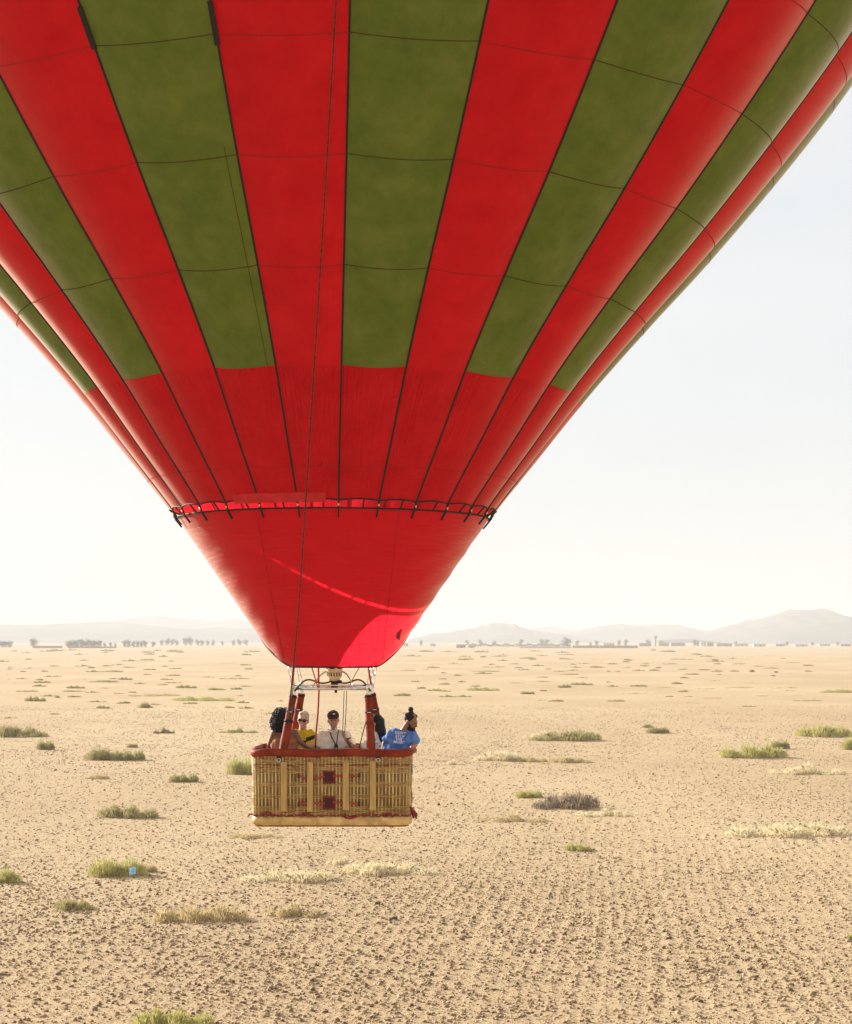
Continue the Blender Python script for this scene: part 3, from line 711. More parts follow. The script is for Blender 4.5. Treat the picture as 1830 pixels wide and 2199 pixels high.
# ------------------------------------------------------------------ people
M_SKIN = {k: noise_mat('skin_' + k, a, b_, rough=0.5, scale=14, spec=0.35) for k, a, b_ in (('tan', (0.42, 0.19, 0.115), (0.52, 0.26, 0.165)), ('pale', (0.50, 0.26, 0.17), (0.60, 0.34, 0.24)), ('brown', (0.20, 0.085, 0.045), (0.27, 0.12, 0.065)), ('olive', (0.28, 0.13, 0.075), (0.36, 0.18, 0.11)))}
M_LIP = noise_mat('lips', (0.32, 0.08, 0.07), (0.4, 0.11, 0.09), scale=40)
M_STUB = noise_mat('stubble', (0.30, 0.20, 0.15), (0.42, 0.30, 0.23), scale=80)
M_TEETH = noise_mat('teeth', (0.75, 0.72, 0.65), (0.82, 0.8, 0.74), scale=40)
M_EYE = noise_mat('dark_eye', (0.01, 0.008, 0.006), (0.02, 0.016, 0.012), rough=0.2, scale=40)
M_HAIR = noise_mat('black_hair', (0.004, 0.003, 0.0025), (0.012, 0.008, 0.006), rough=0.5, scale=30, spec=0.25)
M_BLOND = noise_mat('silver_blond_hair', (0.42, 0.34, 0.22), (0.62, 0.53, 0.38), rough=0.5, scale=40)
def remesh(b, voxel, smooth=4, noise=0.0):
    me = bpy.data.meshes.new('tmp'); me.from_pydata(b.v, [], b.f); me.update()
    o = bpy.data.objects.new('tmp', me); COL.objects.link(o)
    r = o.modifiers.new('r', 'REMESH'); r.mode = 'VOXEL'; r.voxel_size = voxel; r.adaptivity = 0
    if smooth: sm = o.modifiers.new('s', 'SMOOTH'); sm.factor = 0.5; sm.iterations = smooth
    dg = bpy.context.evaluated_depsgraph_get(); dg.update()
    res = bpy.data.meshes.new_from_object(o.evaluated_get(dg), depsgraph=dg)
    bpy.data.objects.remove(o); bpy.data.meshes.remove(me)
    if noise:
        co = np.empty(len(res.vertices) * 3); res.vertices.foreach_get('co', co); nm = np.empty(len(co)); res.vertices.foreach_get('normal', nm)
        c3 = co.reshape(-1, 3); k = noise * (np.sin(c3[:, 0] * 47 + c3[:, 2] * 23 + 2 * np.sin(c3[:, 1] * 31)) + np.sin(c3[:, 2] * 61 - c3[:, 1] * 37))
        res.vertices.foreach_set('co', (c3 + nm.reshape(-1, 3) * k[:, None]).ravel()); res.update()
    res.polygons.foreach_set('use_smooth', [True] * len(res.polygons))
    return res
def mobj(name, me, mats, parent, zones=()):
    me.materials.clear()
    for m in mats: me.materials.append(m)
    if zones:
        n = len(me.polygons); c = np.empty(n * 3); me.polygons.foreach_get('center', c); c = c.reshape(-1, 3)
        mi = np.zeros(n, dtype=np.int32)
        for z in zones:                                   # (material index, centre, axes, radii)
            q = c - np.array(z[1])[None]; s_ = sum((q @ np.array(a) / r) ** 2 for a, r in zip(z[2], z[3])); mi[s_ < 1] = z[0]
        me.polygons.foreach_set('material_index', mi)
    o = bpy.data.objects.new(name, me); COL.objects.link(o); o.parent = parent; return o
FLOOR = ROOT_Z + 0.098
def axes(yaw, pitch=0.0, roll=0.0):
    """right, forward, up; yaw 0 looks at the camera, +90 looks to the right"""
    Rm = Matrix.Rotation(math.radians(yaw), 3, 'Z') @ Matrix.Rotation(math.radians(pitch), 3, 'X') @ Matrix.Rotation(math.radians(roll), 3, 'Y')
    return Rm @ Vector((1, 0, 0)), Rm @ Vector((0, -1, 0)), Rm @ Vector((0, 0, 1))
class Man:
    def __init__(s, label, head, hyaw, hpitch, hroll, hscale, byaw, neck, sh, arms, pelvis, skin, build=1.0):
        s.root = empty('person', (0, 0, 0)); tag(s.root, label, 'person', None)
        s.hd = head; s.hx, s.hf, s.hu = axes(hyaw, hpitch, hroll); s.k = hscale; s.bx, s.bf, s.bu = axes(byaw)
        s.neck = neck; s.sh = sh; s.arms = arms; s.pv = pelvis; s.bw = build
        s.root.location = (pelvis.x, pelvis.y, FLOOR); s.skin = skin
    def H(s, x, f, u): return s.hd + (s.hx * x + s.hf * f + s.hu * u) * s.k
    def loc(s, b): o = s.root.location; b.v = [(x - o.x, y - o.y, z - o.z) for x, y, z in b.v]; return b
    def head(s, b):
        A = (s.hx, s.hf, s.hu); k = s.k
        b.ell(s.H(0, -0.012, 0.035), (0.076 * k, 0.096 * k, 0.092 * k), A); b.ell(s.H(0, 0.028, -0.03), (0.064 * k, 0.070 * k, 0.092 * k), A)
        b.ell(s.H(0, 0.055, -0.092), (0.040 * k, 0.036 * k, 0.034 * k), A)
        b.cone(s.H(0, 0.094, 0.006), 0.010 * k, s.H(0, 0.112, -0.032), 0.017 * k, 8, 3)
        b.cone(s.H(-0.036, 0.084, 0.020), 0.014 * k, s.H(0.036, 0.084, 0.020), 0.014 * k, 8, 3)
        for q in (-1, 1):
            b.ell(s.H(0.040 * q, 0.068, -0.030), (0.026 * k, 0.024 * k, 0.024 * k), A, 10, 8); b.ell(s.H(0.077 * q, -0.004, -0.012), (0.012 * k, 0.024 * k, 0.034 * k), A, 10, 8)
        b.cone(s.H(-0.020, 0.092, -0.062), 0.010 * k, s.H(0.020, 0.092, -0.062), 0.010 * k, 8, 3)
    def hand(s, b, w, tip, side, curl=0.35, thumb=None):
        """palm from the wrist towards tip, four fingers and a thumb; side = direction across the knuckles"""
        d = (tip - w).normalized(); sd_ = (side - d * side.dot(d)).normalized(); nrm = d.cross(sd_)
        pc = w + d * 0.05
        b.ell(pc, (0.040, 0.052, 0.018), (sd_, d, nrm), 12, 8)
        for i, (o, L) in enumerate(((-0.029, 0.060), (-0.010, 0.074), (0.010, 0.070), (0.028, 0.052))):
            k0 = pc + d * 0.042 + sd_ * o; d1 = (d * math.cos(curl) - nrm * math.sin(curl)); d2 = (d * math.cos(curl * 2.6) - nrm * math.sin(curl * 2.6))
            k1 = k0 + d1 * L * 0.5; k2 = k1 + d2 * L * 0.55
            b.cone(k0 - d * 0.02, 0.0098, k1, 0.0090, 8, 3); b.cone(k1, 0.0090, k2, 0.0075, 8, 3)
        td = thumb if thumb is not None else (d * 0.6 - sd_ * 0.8)
        t0 = pc - sd_ * 0.030 - d * 0.01; t1 = t0 + td.normalized() * 0.038; b.cone(t0, 0.0125, t1, 0.0105, 8, 3); b.cone(t1, 0.0105, t1 + td.normalized() * 0.030, 0.009, 8, 3)
    def body(s, zones=(), extra=()):
        b = MB(); s.head(b)
        b.cone(s.neck, 0.058, s.H(0, -0.025, -0.05), 0.052, 12, 4)
        w_ = s.bw
        for q in (-1, 1):
            b.cone(s.pv + s.bx * 0.085 * q, 0.115 * w_, (s.sh[0] + s.sh[1]) / 2 + s.bx * 0.075 * q - Vector((0, 0, 0.13)), 0.105 * w_, 12, 5)
            hip = s.pv + s.bx * 0.09 * q - Vector((0, 0, 0.05)); foot = Vector((hip.x, hip.y, FLOOR + 0.05)) + s.bx * 0.02 * q
            knee = hip.lerp(foot, 0.48) + s.bf * 0.04
            b.cone(hip, 0.092 * w_, knee, 0.06, 12, 4); b.cone(knee, 0.06, foot + Vector((0, 0, 0.04)), 0.04, 12, 4); b.cone(foot - s.bf * 0.04 - Vector((0, 0, 0.01)), 0.038, foot + s.bf * 0.15 - Vector((0, 0, 0.018)), 0.032, 10, 4)
        for i in (0, 1):
            shp = s.sh[i]; b.cone(s.neck - Vector((0, 0, 0.05)), 0.055, shp, 0.047 * w_, 12, 4)
            el, wr, tip, side, curl, th = s.arms[i]
            b.cone(shp, 0.053 * w_, el, 0.041, 12, 4); b.cone(el, 0.041, wr, 0.028, 12, 4); s.hand(b, wr, tip, side, curl, th)
        s.loc(b); me = remesh(b, 0.0088, 2)
        o = s.root.location
        zz = [(i + 1, tuple(s.H(*c) - o), (s.hx, s.hf, s.hu), tuple(r * s.k for r in rr)) for i, (m, c, rr) in enumerate(zones)]
        return mobj('body', me, [s.skin] + [m for m, _, _ in zones], s.root, zz)
    def top(s, name, mat, sleeve=0.6, infl=0.022, low=0.0, neckd=0.05, noise=0.0055, sleeve_r=0.072, shoulders=True):
        b = MB(); w_ = s.bw; mid = (s.sh[0] + s.sh[1]) / 2
        for q in (-1, 1):
            b.cone(s.pv + s.bx * 0.09 * q - Vector((0, 0, 0.02)), 0.115 * w_ + infl + 0.01, mid + s.bx * 0.085 * q - Vector((0, 0, 0.13 + low)), 0.105 * w_ + infl, 14, 5)
        if shoulders:
            for i in (0, 1):
                b.cone(s.neck - Vector((0, 0, neckd)), 0.052 + infl * 0.5, s.sh[i], 0.047 * w_ + infl * 0.7, 14, 5)
                el = s.arms[i][0]; e = s.sh[i].lerp(el, min(sleeve, 1.0)); b.cone(s.sh[i], 0.053 * w_ + infl, e, sleeve_r, 14, 3)
                if sleeve > 1: b.cone(el, sleeve_r, el.lerp(s.arms[i][1], sleeve - 1), sleeve_r * 0.85, 14, 3)
        s.loc(b); me = remesh(b, 0.009, 3, noise); return mobj(name, me, [mat] if not isinstance(mat, list) else mat, s.root)
    def trousers(s, mat):
        b = MB()
        for q in (-1, 1):
            hip = s.pv + s.bx * 0.09 * q - Vector((0, 0, 0.05)); foot = Vector((hip.x, hip.y, FLOOR + 0.10)) + s.bx * 0.02 * q; knee = hip.lerp(foot, 0.48) + s.bf * 0.04
            b.cone(hip + Vector((0, 0, 0.06)), 0.125 * s.bw, knee, 0.085, 12, 4); b.cone(knee, 0.085, foot, 0.07, 12, 4)
        s.loc(b); mobj('trousers', remesh(b, 0.012, 2), [mat], s.root)
    def part(s, name, b, mat, smooth=True): s.loc(b); return b.build(name, mat, s.root, smooth)
    def eyes(s):
        for q in (-1, 1):
            b = MB(); b.ell(s.H(0.031 * q, 0.090, 0.000), (0.013 * s.k, 0.008 * s.k, 0.007 * s.k), (s.hx, s.hf, s.hu), 10, 8); s.part('eye', b, M_EYE)
def pel(px, d, dy=0.0): p = P(px, 1500, d); return Vector((p.x, d + dy, FLOOR + 0.80))
X1 = Vector((1, 0, 0)); Z1v = Vector((0, 0, 1)); Y1 = Vector((0, 1, 0))

# the person in the cap, thumb up
d = 25.22
m = Man('person in dark cap and cream shirt smiling, camera on neck strap, thumb raised', P(716, 1546, d), 4, 4, -3, 1.0, 0, P(716, 1567, d + 0.02),
        [P(692, 1580, d + 0.02), P(741, 1579, d + 0.02)],
        [(P(682, 1608, d - 0.02), P(684, 1634, d - 0.16), P(690, 1650, d - 0.25), X1, 0.4, None),
         (P(757, 1605, d - 0.04), P(745, 1588, d - 0.26), P(734, 1576, d - 0.28), Vector((0.1, 0.9, 0.2)), 1.15, Vector((-0.1, -0.1, 1)))], pel(716, d, 0.02), M_SKIN['tan'], 1.04)
m.body(zones=[(M_STUB, (0, 0.07, -0.085), (0.062, 0.06, 0.036)), (M_LIP, (0, 0.10, -0.062), (0.036, 0.03, 0.014)), (M_TEETH, (0, 0.105, -0.060), (0.022, 0.03, 0.006))]); m.eyes()
m.top('shirt', noise_mat('cream_cotton', (0.70, 0.60, 0.49), (0.80, 0.72, 0.61), rough=0.9, scale=9), sleeve=0.72, sleeve_r=0.078)
m.trousers(noise_mat('khaki_cotton', (0.22, 0.17, 0.11), (0.29, 0.22, 0.15), scale=20))
b = MB(); A = (m.hx, m.hf, m.hu); b.ell(m.H(0, -0.012, 0.062), (0.088, 0.108, 0.082), A, 20, 12); b.v = [p for p in b.v]
b.ell(m.H(0, 0.115, 0.050), (0.070, 0.075, 0.010), (m.hx, (m.hf - m.hu * 0.25).normalized(), (m.hu + m.hf * 0.25).normalized()), 18, 8)
cap = m.part('cap', b, noise_mat('dark_maroon_cap', (0.022, 0.008, 0.010), (0.05, 0.016, 0.018), rough=0.8, scale=30))
b = MB(); b.ell(m.H(0.012, 0.083, 0.095), (0.020, 0.008, 0.010), A, 10, 6); c_ = m.part('cap_mark', b, M_TEETH); c_.parent = cap
b = MB()
for q in (-1, 1): b.cone(P(716 + 4.5 * q, 1565, d - 0.10), 0.013, P(716 + 8 * q, 1572, d - 0.125), 0.010, 8, 3)
m.part('collar', b, bpy.data.materials['cream_cotton'])
b = MB(); b.tube([P(747, 1586.5, d - 0.25) + Vector((0.036 * math.cos(t), 0.03 * math.sin(t), 0.012 * math.cos(t))) for t in np.linspace(0, 6.28, 15)[:-1]], 0.009, 6, closed=True); m.part('wrist_band', b, M_DARK)
ck = empty('compact_camera', P(722, 1605, d - 0.20), 'small black camera hanging on a neck strap over the cream shirt', 'camera')
o = ck.location; b = MB(); b.box((0, 0, 0), (0.055, 0.035, 0.085), None, 0.008); b.build('camera_body', M_DARK, ck)
b = MB(); b.box((0.004, -0.02, -0.016), (0.022, 0.006, 0.018), None, 0.002); b.build('screen', M_STEEL, ck)
for q0, q1, q2 in (((706, 1566), (712, 1583), (721.5, 1600)), ((727, 1567), (725, 1582), (722.5, 1600))):
    b = MB(); b.tube([P(q0[0], q0[1], d - 0.09) - o, P(q1[0], q1[1], d - 0.185) - o, P(q2[0], q2[1], d - 0.205) - o], 0.009, 4); b.build('neck_strap', M_DARK, ck)

# the person in yellow with sunglasses
d = 25.30
m = Man('person in yellow top with black patches, round sunglasses and short pale hair, laughing', P(651.5, 1546, d), -6, 2, 6, 0.98, 12, P(650, 1567, d + 0.02),
        [P(636, 1577, d - 0.02), P(668, 1576, d + 0.04)],
        [(P(632, 1603, d - 0.05), P(640, 1622, d - 0.2), P(648, 1630, d - 0.28), X1, 0.4, None),
         (P(673, 1603, d - 0.08), P(655, 1603, d - 0.30), P(645, 1601, d - 0.34), Vector((0, 0.5, 0.8)), 0.4, None)], pel(652, d, 0.03), M_SKIN['pale'], 0.92)
m.body(zones=[(M_LIP, (0, 0.10, -0.062), (0.034, 0.03, 0.016)), (M_TEETH, (0, 0.105, -0.060), (0.026, 0.03, 0.009))])
yt = m.top('yellow_top', noise_mat('yellow_cotton', (0.52, 0.40, 0.010), (0.66, 0.54, 0.022), rough=0.85, scale=7), sleeve=0.95, sleeve_r=0.062)
M_BLK = noise_mat('black_cotton', (0.010, 0.009, 0.008), (0.02, 0.018, 0.015), scale=20)
yt.data.materials.append(M_BLK)
n = len(yt.data.polygons); c = np.empty(n * 3); yt.data.polygons.foreach_get('center', c); c = c.reshape(-1, 3) + np.array(m.root.location)[None]
px = 915 + c[:, 0] * FPX / c[:, 1]; py = 1374 + (HC - c[:, 2]) * FPX / c[:, 1]
blk = ((px > 659) & (py < 1566)) | ((px > 657) & (np.abs(py - 1589 + (px - 657) * 0.35) < 4.5)) | ((px > 651) & (px < 657) & (py > 1590) & (py < 1602))
yt.data.polygons.foreach_set('material_index', blk.astype(np.int32))
m.trousers(M_BLK)
A = (m.hx, m.hf, m.hu); b = MB(); b.ell(m.H(0, -0.022, 0.045), (0.084, 0.100, 0.092), A, 20, 12); b.cone(m.H(-0.06, -0.02, -0.03), 0.024, m.H(-0.045, 0.03, 0.10), 0.028, 10, 4); b.cone(m.H(0.06, -0.02, -0.03), 0.024, m.H(0.045, 0.03, 0.10), 0.028, 10, 4); b.cone(m.H(-0.04, 0.055, 0.098), 0.020, m.H(0.04, 0.055, 0.098), 0.020, 10, 4)
m.loc(b); mobj('hair', remesh(b, 0.008, 3, 0.002), [M_BLOND], m.root)
b = MB()
for q in (-1, 1):
    b.ell(m.H(0.033 * q, 0.106, 0.002), (0.029, 0.010, 0.025), A, 14, 8); b.cone(m.H(0.06 * q, 0.09, 0.006), 0.004, m.H(0.08 * q, -0.01, 0.002), 0.004, 6, 2)
b.cone(m.H(-0.01, 0.112, 0.006), 0.004, m.H(0.01, 0.112, 0.006), 0.004, 6, 2)
m.part('sunglasses', b, noise_mat('black_lens', (0.006, 0.006, 0.007), (0.01, 0.01, 0.012), rough=0.12, scale=20, spec=0.6))

# the person with the cloud of curls, back turned
d = 24.82
m = Man('person with long curly dark hair and bare arms, back turned, beside the padded pole', P(606, 1543, d), 172, -4, 0, 0.98, 176, P(609, 1566, d),
        [P(633, 1573, d - 0.02), P(589, 1574, d - 0.01)],
        [(P(645, 1594, d + 0.0), P(659, 1604, d + 0.06), P(672, 1606, d + 0.10), Vector((0, 1, 0.2)), 0.25, None),
         (P(579, 1600, d + 0.02), P(577, 1622, d + 0.10), P(580, 1640, d + 0.16), X1, 0.4, None)], pel(610, d, 0.0), M_SKIN['brown'], 0.93)
m.body()
m.top('halter_top', noise_mat('terracotta_cotton', (0.30, 0.105, 0.048), (0.40, 0.155, 0.075), rough=0.85, scale=8), infl=0.012, low=0.03, shoulders=False)
m.trousers(noise_mat('white_cotton', (0.6, 0.58, 0.54), (0.72, 0.7, 0.66), scale=12))
rr = random.Random(5); b = MB(); hc = P(605, 1541, d)
b.ell(hc + Vector((0.0, 0.0, 0.02)), (0.115, 0.115, 0.125), nu=20, nv=14); b.ell(hc + Vector((-0.02, -0.03, -0.10)), (0.125, 0.105, 0.12), nu=20, nv=14)
m.loc(b); hair = mobj('hair', remesh(b, 0.010, 2, 0.006), [M_HAIR], m.root)
b = MB()
for k in range(330):
    th = rr.uniform(0, 6.28); zz = rr.uniform(-0.20, 0.13)
    rr0 = 0.122 * math.sqrt(max(0.1, 1 - (max(zz, 0) / 0.15) ** 2)) * (1 if zz > -0.12 else 1 - 0.35 * (-0.12 - zz) / 0.08)
    p = hc + Vector((math.cos(th) * rr0 - 0.02 * (zz < 0), math.sin(th) * rr0 - 0.02 * (zz < 0), zz)); out_ = Vector((math.cos(th), math.sin(th), 0.25)) * rr.uniform(0.01, 0.03)
    L = rr.uniform(0.04, 0.085); cr = rr.uniform(0.007, 0.013); ph = rr.uniform(0, 6.28); tn = rr.choice((-1, 1))
    b.tube([p + out_ * (t * 1.4) + Vector((cr * math.cos(ph + tn * t * 11), cr * math.sin(ph + tn * t * 11), -L * t + 0.02)) for t in np.linspace(0, 1, 11)], 0.0042, 4)
q = m.part('curls', b, M_HAIR); q['kind'] = 'stuff'; q.parent = hair

# the person behind the right-hand poles
d = 25.28
m = Man('person with long black hair and white speckled blouse half hidden behind padded poles', P(806, 1553, d), -100, 8, 0, 0.98, -80, P(808, 1573, d),
        [P(800, 1583, d - 0.15), P(802, 1583, d + 0.15)],
        [(P(786, 1604, d - 0.22), P(773, 1604, d - 0.24), P(762, 1603, d - 0.24), Vector((0, 0.6, 0.6)), 0.5, None),
         (P(790, 1608, d + 0.12), P(776, 1609, d + 0.05), P(766, 1609, d), Vector((0, 0.6, 0.6)), 0.5, None)], pel(806, d, 0.0), M_SKIN['olive'], 0.92)
m.body(); m.eyes()
msp = noise_mat('speckled_blouse', (0.10, 0.07, 0.02), (0.72, 0.66, 0.54), rough=0.85, scale=34, lo=0.36, hi=0.43, detail=2)
m.top('blouse', msp, sleeve=1.35, infl=0.028, sleeve_r=0.070)
m.trousers(M_BLK)
b = MB(); hc = m.hd; A = (m.hx, m.hf, m.hu); b.ell(m.H(0, -0.025, 0.042), (0.090, 0.102, 0.096), A, 18, 12)
b.cone(m.H(0, -0.06, 0.02), 0.085, P(819, 1576, d - 0.03), 0.075, 12, 5); b.cone(P(819, 1576, d - 0.03), 0.075, P(818, 1594, d - 0.04), 0.05, 12, 5)
m.loc(b); mobj('hair', remesh(b, 0.009, 3, 0.0025), [M_HAIR], m.root)
b = MB(); b.tube([P(783, 1604, d - 0.20) + Vector((0.02 * math.sin(t), 0.045 * math.cos(t), 0.045 * math.sin(t))) for t in np.linspace(0, 6.28, 15)[:-1]], 0.010, 6, closed=True); m.part('bracelet', b, M_MAROON)

# the person with the bun, looking over the end
d = 24.88
m = Man('person in blue printed t-shirt with black hair bun and beard looking down to the side', P(882, 1549, d), 62, 20, 0, 1.0, 14, P(868, 1569, d),
        [P(846, 1574, d - 0.02), P(886, 1579, d + 0.0)],
        [(P(826, 1597, d - 0.02), P(822, 1622, d - 0.08), P(828, 1640, d - 0.10), X1, 0.4, None),
         (P(891, 1599, d - 0.10), P(884, 1605, d - 0.34), P(889, 1607.5, d - 0.42), Vector((0.9, 0.5, 0.1)), 0.7, None)], pel(834, d, 0.02), M_SKIN['brown'], 0.93)
m.body(zones=[(M_HAIR, (0, 0.045, -0.095), (0.072, 0.075, 0.040)), (M_LIP, (0, 0.108, -0.060), (0.02, 0.02, 0.010))]); m.eyes()
M_BLUE = noise_mat('blue_jersey', (0.075, 0.175, 0.44), (0.105, 0.23, 0.54), rough=0.9, scale=6)
ts = m.top('t_shirt', M_BLUE, sleeve=0.62, sleeve_r=0.082, infl=0.026)
m.trousers(noise_mat('denim', (0.03, 0.045, 0.09), (0.05, 0.07, 0.13), scale=30))
A = (m.hx, m.hf, m.hu); b = MB(); b.ell(m.H(0, -0.024, 0.045), (0.083, 0.094, 0.090), A, 18, 12); b.cone(m.H(-0.06, -0.005, 0.0), 0.022, m.H(-0.05, 0.03, 0.085), 0.026, 10, 4); b.cone(m.H(0.06, -0.005, 0.0), 0.022, m.H(0.05, 0.03, 0.085), 0.026, 10, 4)
bun = P(882, 1523.5, d); b.cone(m.H(0, -0.03, 0.11), 0.045, bun - Vector((0, 0, 0.02)), 0.032, 10, 4); b.ell(bun, (0.038, 0.038, 0.038))
m.loc(b); mobj('hair', remesh(b, 0.008, 3, 0.0025), [M_HAIR], m.root)
b = MB(); b.ell(m.H(0, 0.060, -0.098), (0.050, 0.046, 0.040), A, 14, 10); b.cone(m.H(-0.062, 0.02, -0.03), 0.014, m.H(-0.040, 0.055, -0.09), 0.022, 8, 3); b.cone(m.H(0.062, 0.02, -0.03), 0.014, m.H(0.040, 0.055, -0.09), 0.022, 8, 3)
m.loc(b); mobj('beard', remesh(b, 0.007, 2, 0.002), [M_HAIR], m.root)
# printed words on the chest
bvh = BVHTree.FromPolygons([v.co + m.root.location for v in ts.data.vertices], [tuple(p.vertices) for p in ts.data.polygons])
M_PRINT = noise_mat('white_ink', (0.72, 0.72, 0.72), (0.82, 0.82, 0.82), rough=0.8, scale=30)
for i, (wd, px, py, hpx, wpx) in enumerate((("DON'T", 860.3, 1574.2, 6.0, 24), ("STOP", 859.5, 1581, 5.8, 20.5), ("THE", 857.0, 1587.4, 5.6, 14.5), ("MUSIC", 857.3, 1594, 6.0, 24.5))):
    cu = bpy.data.curves.new('t', 'FONT'); cu.body = wd; cu.size = 1.0; cu.align_x = 'CENTER'; cu.align_y = 'CENTER'; cu.shear = 0.22; cu.offset = 0.014; cu.resolution_u = 3
    to = bpy.data.objects.new('t', cu); COL.objects.link(to); dg = bpy.context.evaluated_depsgraph_get(); me = bpy.data.meshes.new_from_object(to.evaluated_get(dg)); bpy.data.objects.remove(to)
    bm = bmesh.new(); bm.from_mesh(me); bmesh.ops.triangulate(bm, faces=bm.faces); bmesh.ops.subdivide_edges(bm, edges=[e for e in bm.edges if e.calc_length() > 0.3], cuts=2)
    xs = [v.co.x for v in bm.verts]; ys_ = [v.co.y for v in bm.verts]; W0, H0 = max(xs) - min(xs), max(ys_) - min(ys_); cx0, cy0 = (max(xs) + min(xs)) / 2, (max(ys_) + min(ys_)) / 2
    for v in bm.verts:
        ux = (v.co.x - cx0) / W0 * wpx; uy = (v.co.y - cy0) / H0 * hpx
        p = P(px + ux, py - uy + ux * 0.09, d - 0.6); hit = bvh.ray_cast(p, Vector((p.x, p.y, p.z - HC)).normalized(), 2.0)
        q = hit[0] if hit[0] is not None else P(px + ux, py - uy, d - 0.15)
        v.co = q - Vector((p.x, p.y, p.z - HC)).normalized() * 0.006 - m.root.location
    bm.to_mesh(me); bm.free(); me.materials.clear(); me.materials.append(M_PRINT)
    o = bpy.data.objects.new('printed_word', me); COL.objects.link(o); o.parent = ts

# ------------------------------------------------------------------ shrubs and grass tufts
KM = {'g': ('olive_leaf', (0.29, 0.255, 0.105), (0.50, 0.44, 0.22)), 'y': ('yellow_green_leaf', (0.39, 0.36, 0.11), (0.60, 0.55, 0.24)), 's': ('straw_blade', (0.46, 0.36, 0.18), (0.68, 0.56, 0.32)),
      'p': ('pale_straw_blade', (0.64, 0.54, 0.33), (0.82, 0.73, 0.50)), 'b': ('grey_brown_twig', (0.20, 0.15, 0.10), (0.38, 0.30, 0.21))}
KMAT = {k: noise_mat(v[0], v[1], v[2], rough=0.8, scale=5, trans=0.35, spec=0.15) for k, v in KM.items()}
M_TWIG = noise_mat('dry_twig', (0.09, 0.055, 0.03), (0.16, 0.10, 0.055), rough=0.9, scale=20)
def shrub_mesh(seed, nbl, lobes, flat):
    """unit shrub: 1 wide, 1 tall; thin bent blades fanning from several crowns"""
    r = np.random.default_rng(seed); V = []; F = []; tv = MB()
    cs = [(r.uniform(-.08, .08), 0.0, 1.0), (-0.2, 0.05, 0.6), (0.22, -0.05, 0.7)] if lobes == 1 else [((i + 0.5) / lobes - 0.5 + r.uniform(-.05, .05), r.uniform(-.2, .2), r.uniform(0.35, 1.0) * (0.55 + 0.45 * math.sin(math.pi * (i + 0.5) / lobes))) for i in range(lobes)]
    for cx, cyy, hh in cs:
        rad_ = (0.36 if lobes == 1 else r.uniform(0.6, 0.85) / lobes)
        for k in range(nbl // len(cs)):
            # a blade starts somewhere inside a dome and leans outwards; the rim is thin and ragged
            a = r.uniform(0, 2 * math.pi); q = r.uniform(0, 1) ** 0.7; dome = math.sqrt(max(0.0, 1 - q * q)) * 0.8 + 0.2
            bx_, by_ = cx + rad_ * q * math.cos(a), cyy + 0.4 * q * math.sin(a)
            top = hh * dome * r.uniform(0.55, 1.12); z0 = top * (r.uniform(0.0, 0.75)); L = min(top, z0 + hh * r.uniform(0.18, 0.45)); L = max(L, z0 + 0.08)
            ln = r.uniform(0.05, 0.5) * (L - z0); ex, ey = math.cos(a) * ln * rad_ * 1.6 + r.normal(0, 0.018), math.sin(a) * ln * 0.5 + r.normal(0, 0.03)
            w_ = r.uniform(0.003, 0.0075); t = r.uniform(0, math.pi); dx, dy = math.cos(t) * w_, math.sin(t) * w_; o = len(V)
            p0 = (bx_, by_, z0 - 0.03); p1 = (bx_ + ex * 0.4, by_ + ey * 0.4, z0 + (L - z0) * 0.6); p2 = (bx_ + ex, by_ + ey, L)
            V += [(p0[0] - dx, p0[1] - dy, p0[2]), (p0[0] + dx, p0[1] + dy, p0[2]), (p1[0] - dx, p1[1] - dy, p1[2]), (p1[0] + dx, p1[1] + dy, p1[2]), p2]
            F += [(o, o + 1, o + 3), (o, o + 3, o + 2), (o + 2, o + 3, o + 4)]
        for k in range(7):
            a = r.uniform(0, 6.28); tv.tube([(cx, cyy, -0.05), (cx + 0.16 * rad_ * math.cos(a) * 2, cyy + 0.1 * math.sin(a), 0.3 * hh), (cx + 0.4 * rad_ * math.cos(a) * 2, cyy + 0.2 * math.sin(a), 0.62 * hh)], [0.014, 0.009, 0.004], 4)
    return np.array(V), np.array(F), tv
PROTO = {}
for nm, (sd_, nb, lb, fl) in {'dome0': (1, 1900, 1, False), 'dome1': (2, 2000, 2, False), 'dome2': (3, 2200, 3, False), 'wide0': (4, 2100, 6, True), 'wide1': (5, 2300, 9, True), 'wide2': (6, 1900, 5, True)}.items():
    V, F, tv = shrub_mesh(sd_, nb, lb, fl)
    o = np_mesh('foliage', V, F, KMAT['g']); st = tv.build('stems', M_TWIG)
    PROTO[nm] = (o.data, st.data); bpy.data.objects.remove(o); bpy.data.objects.remove(st)
_rs = random.Random(11)
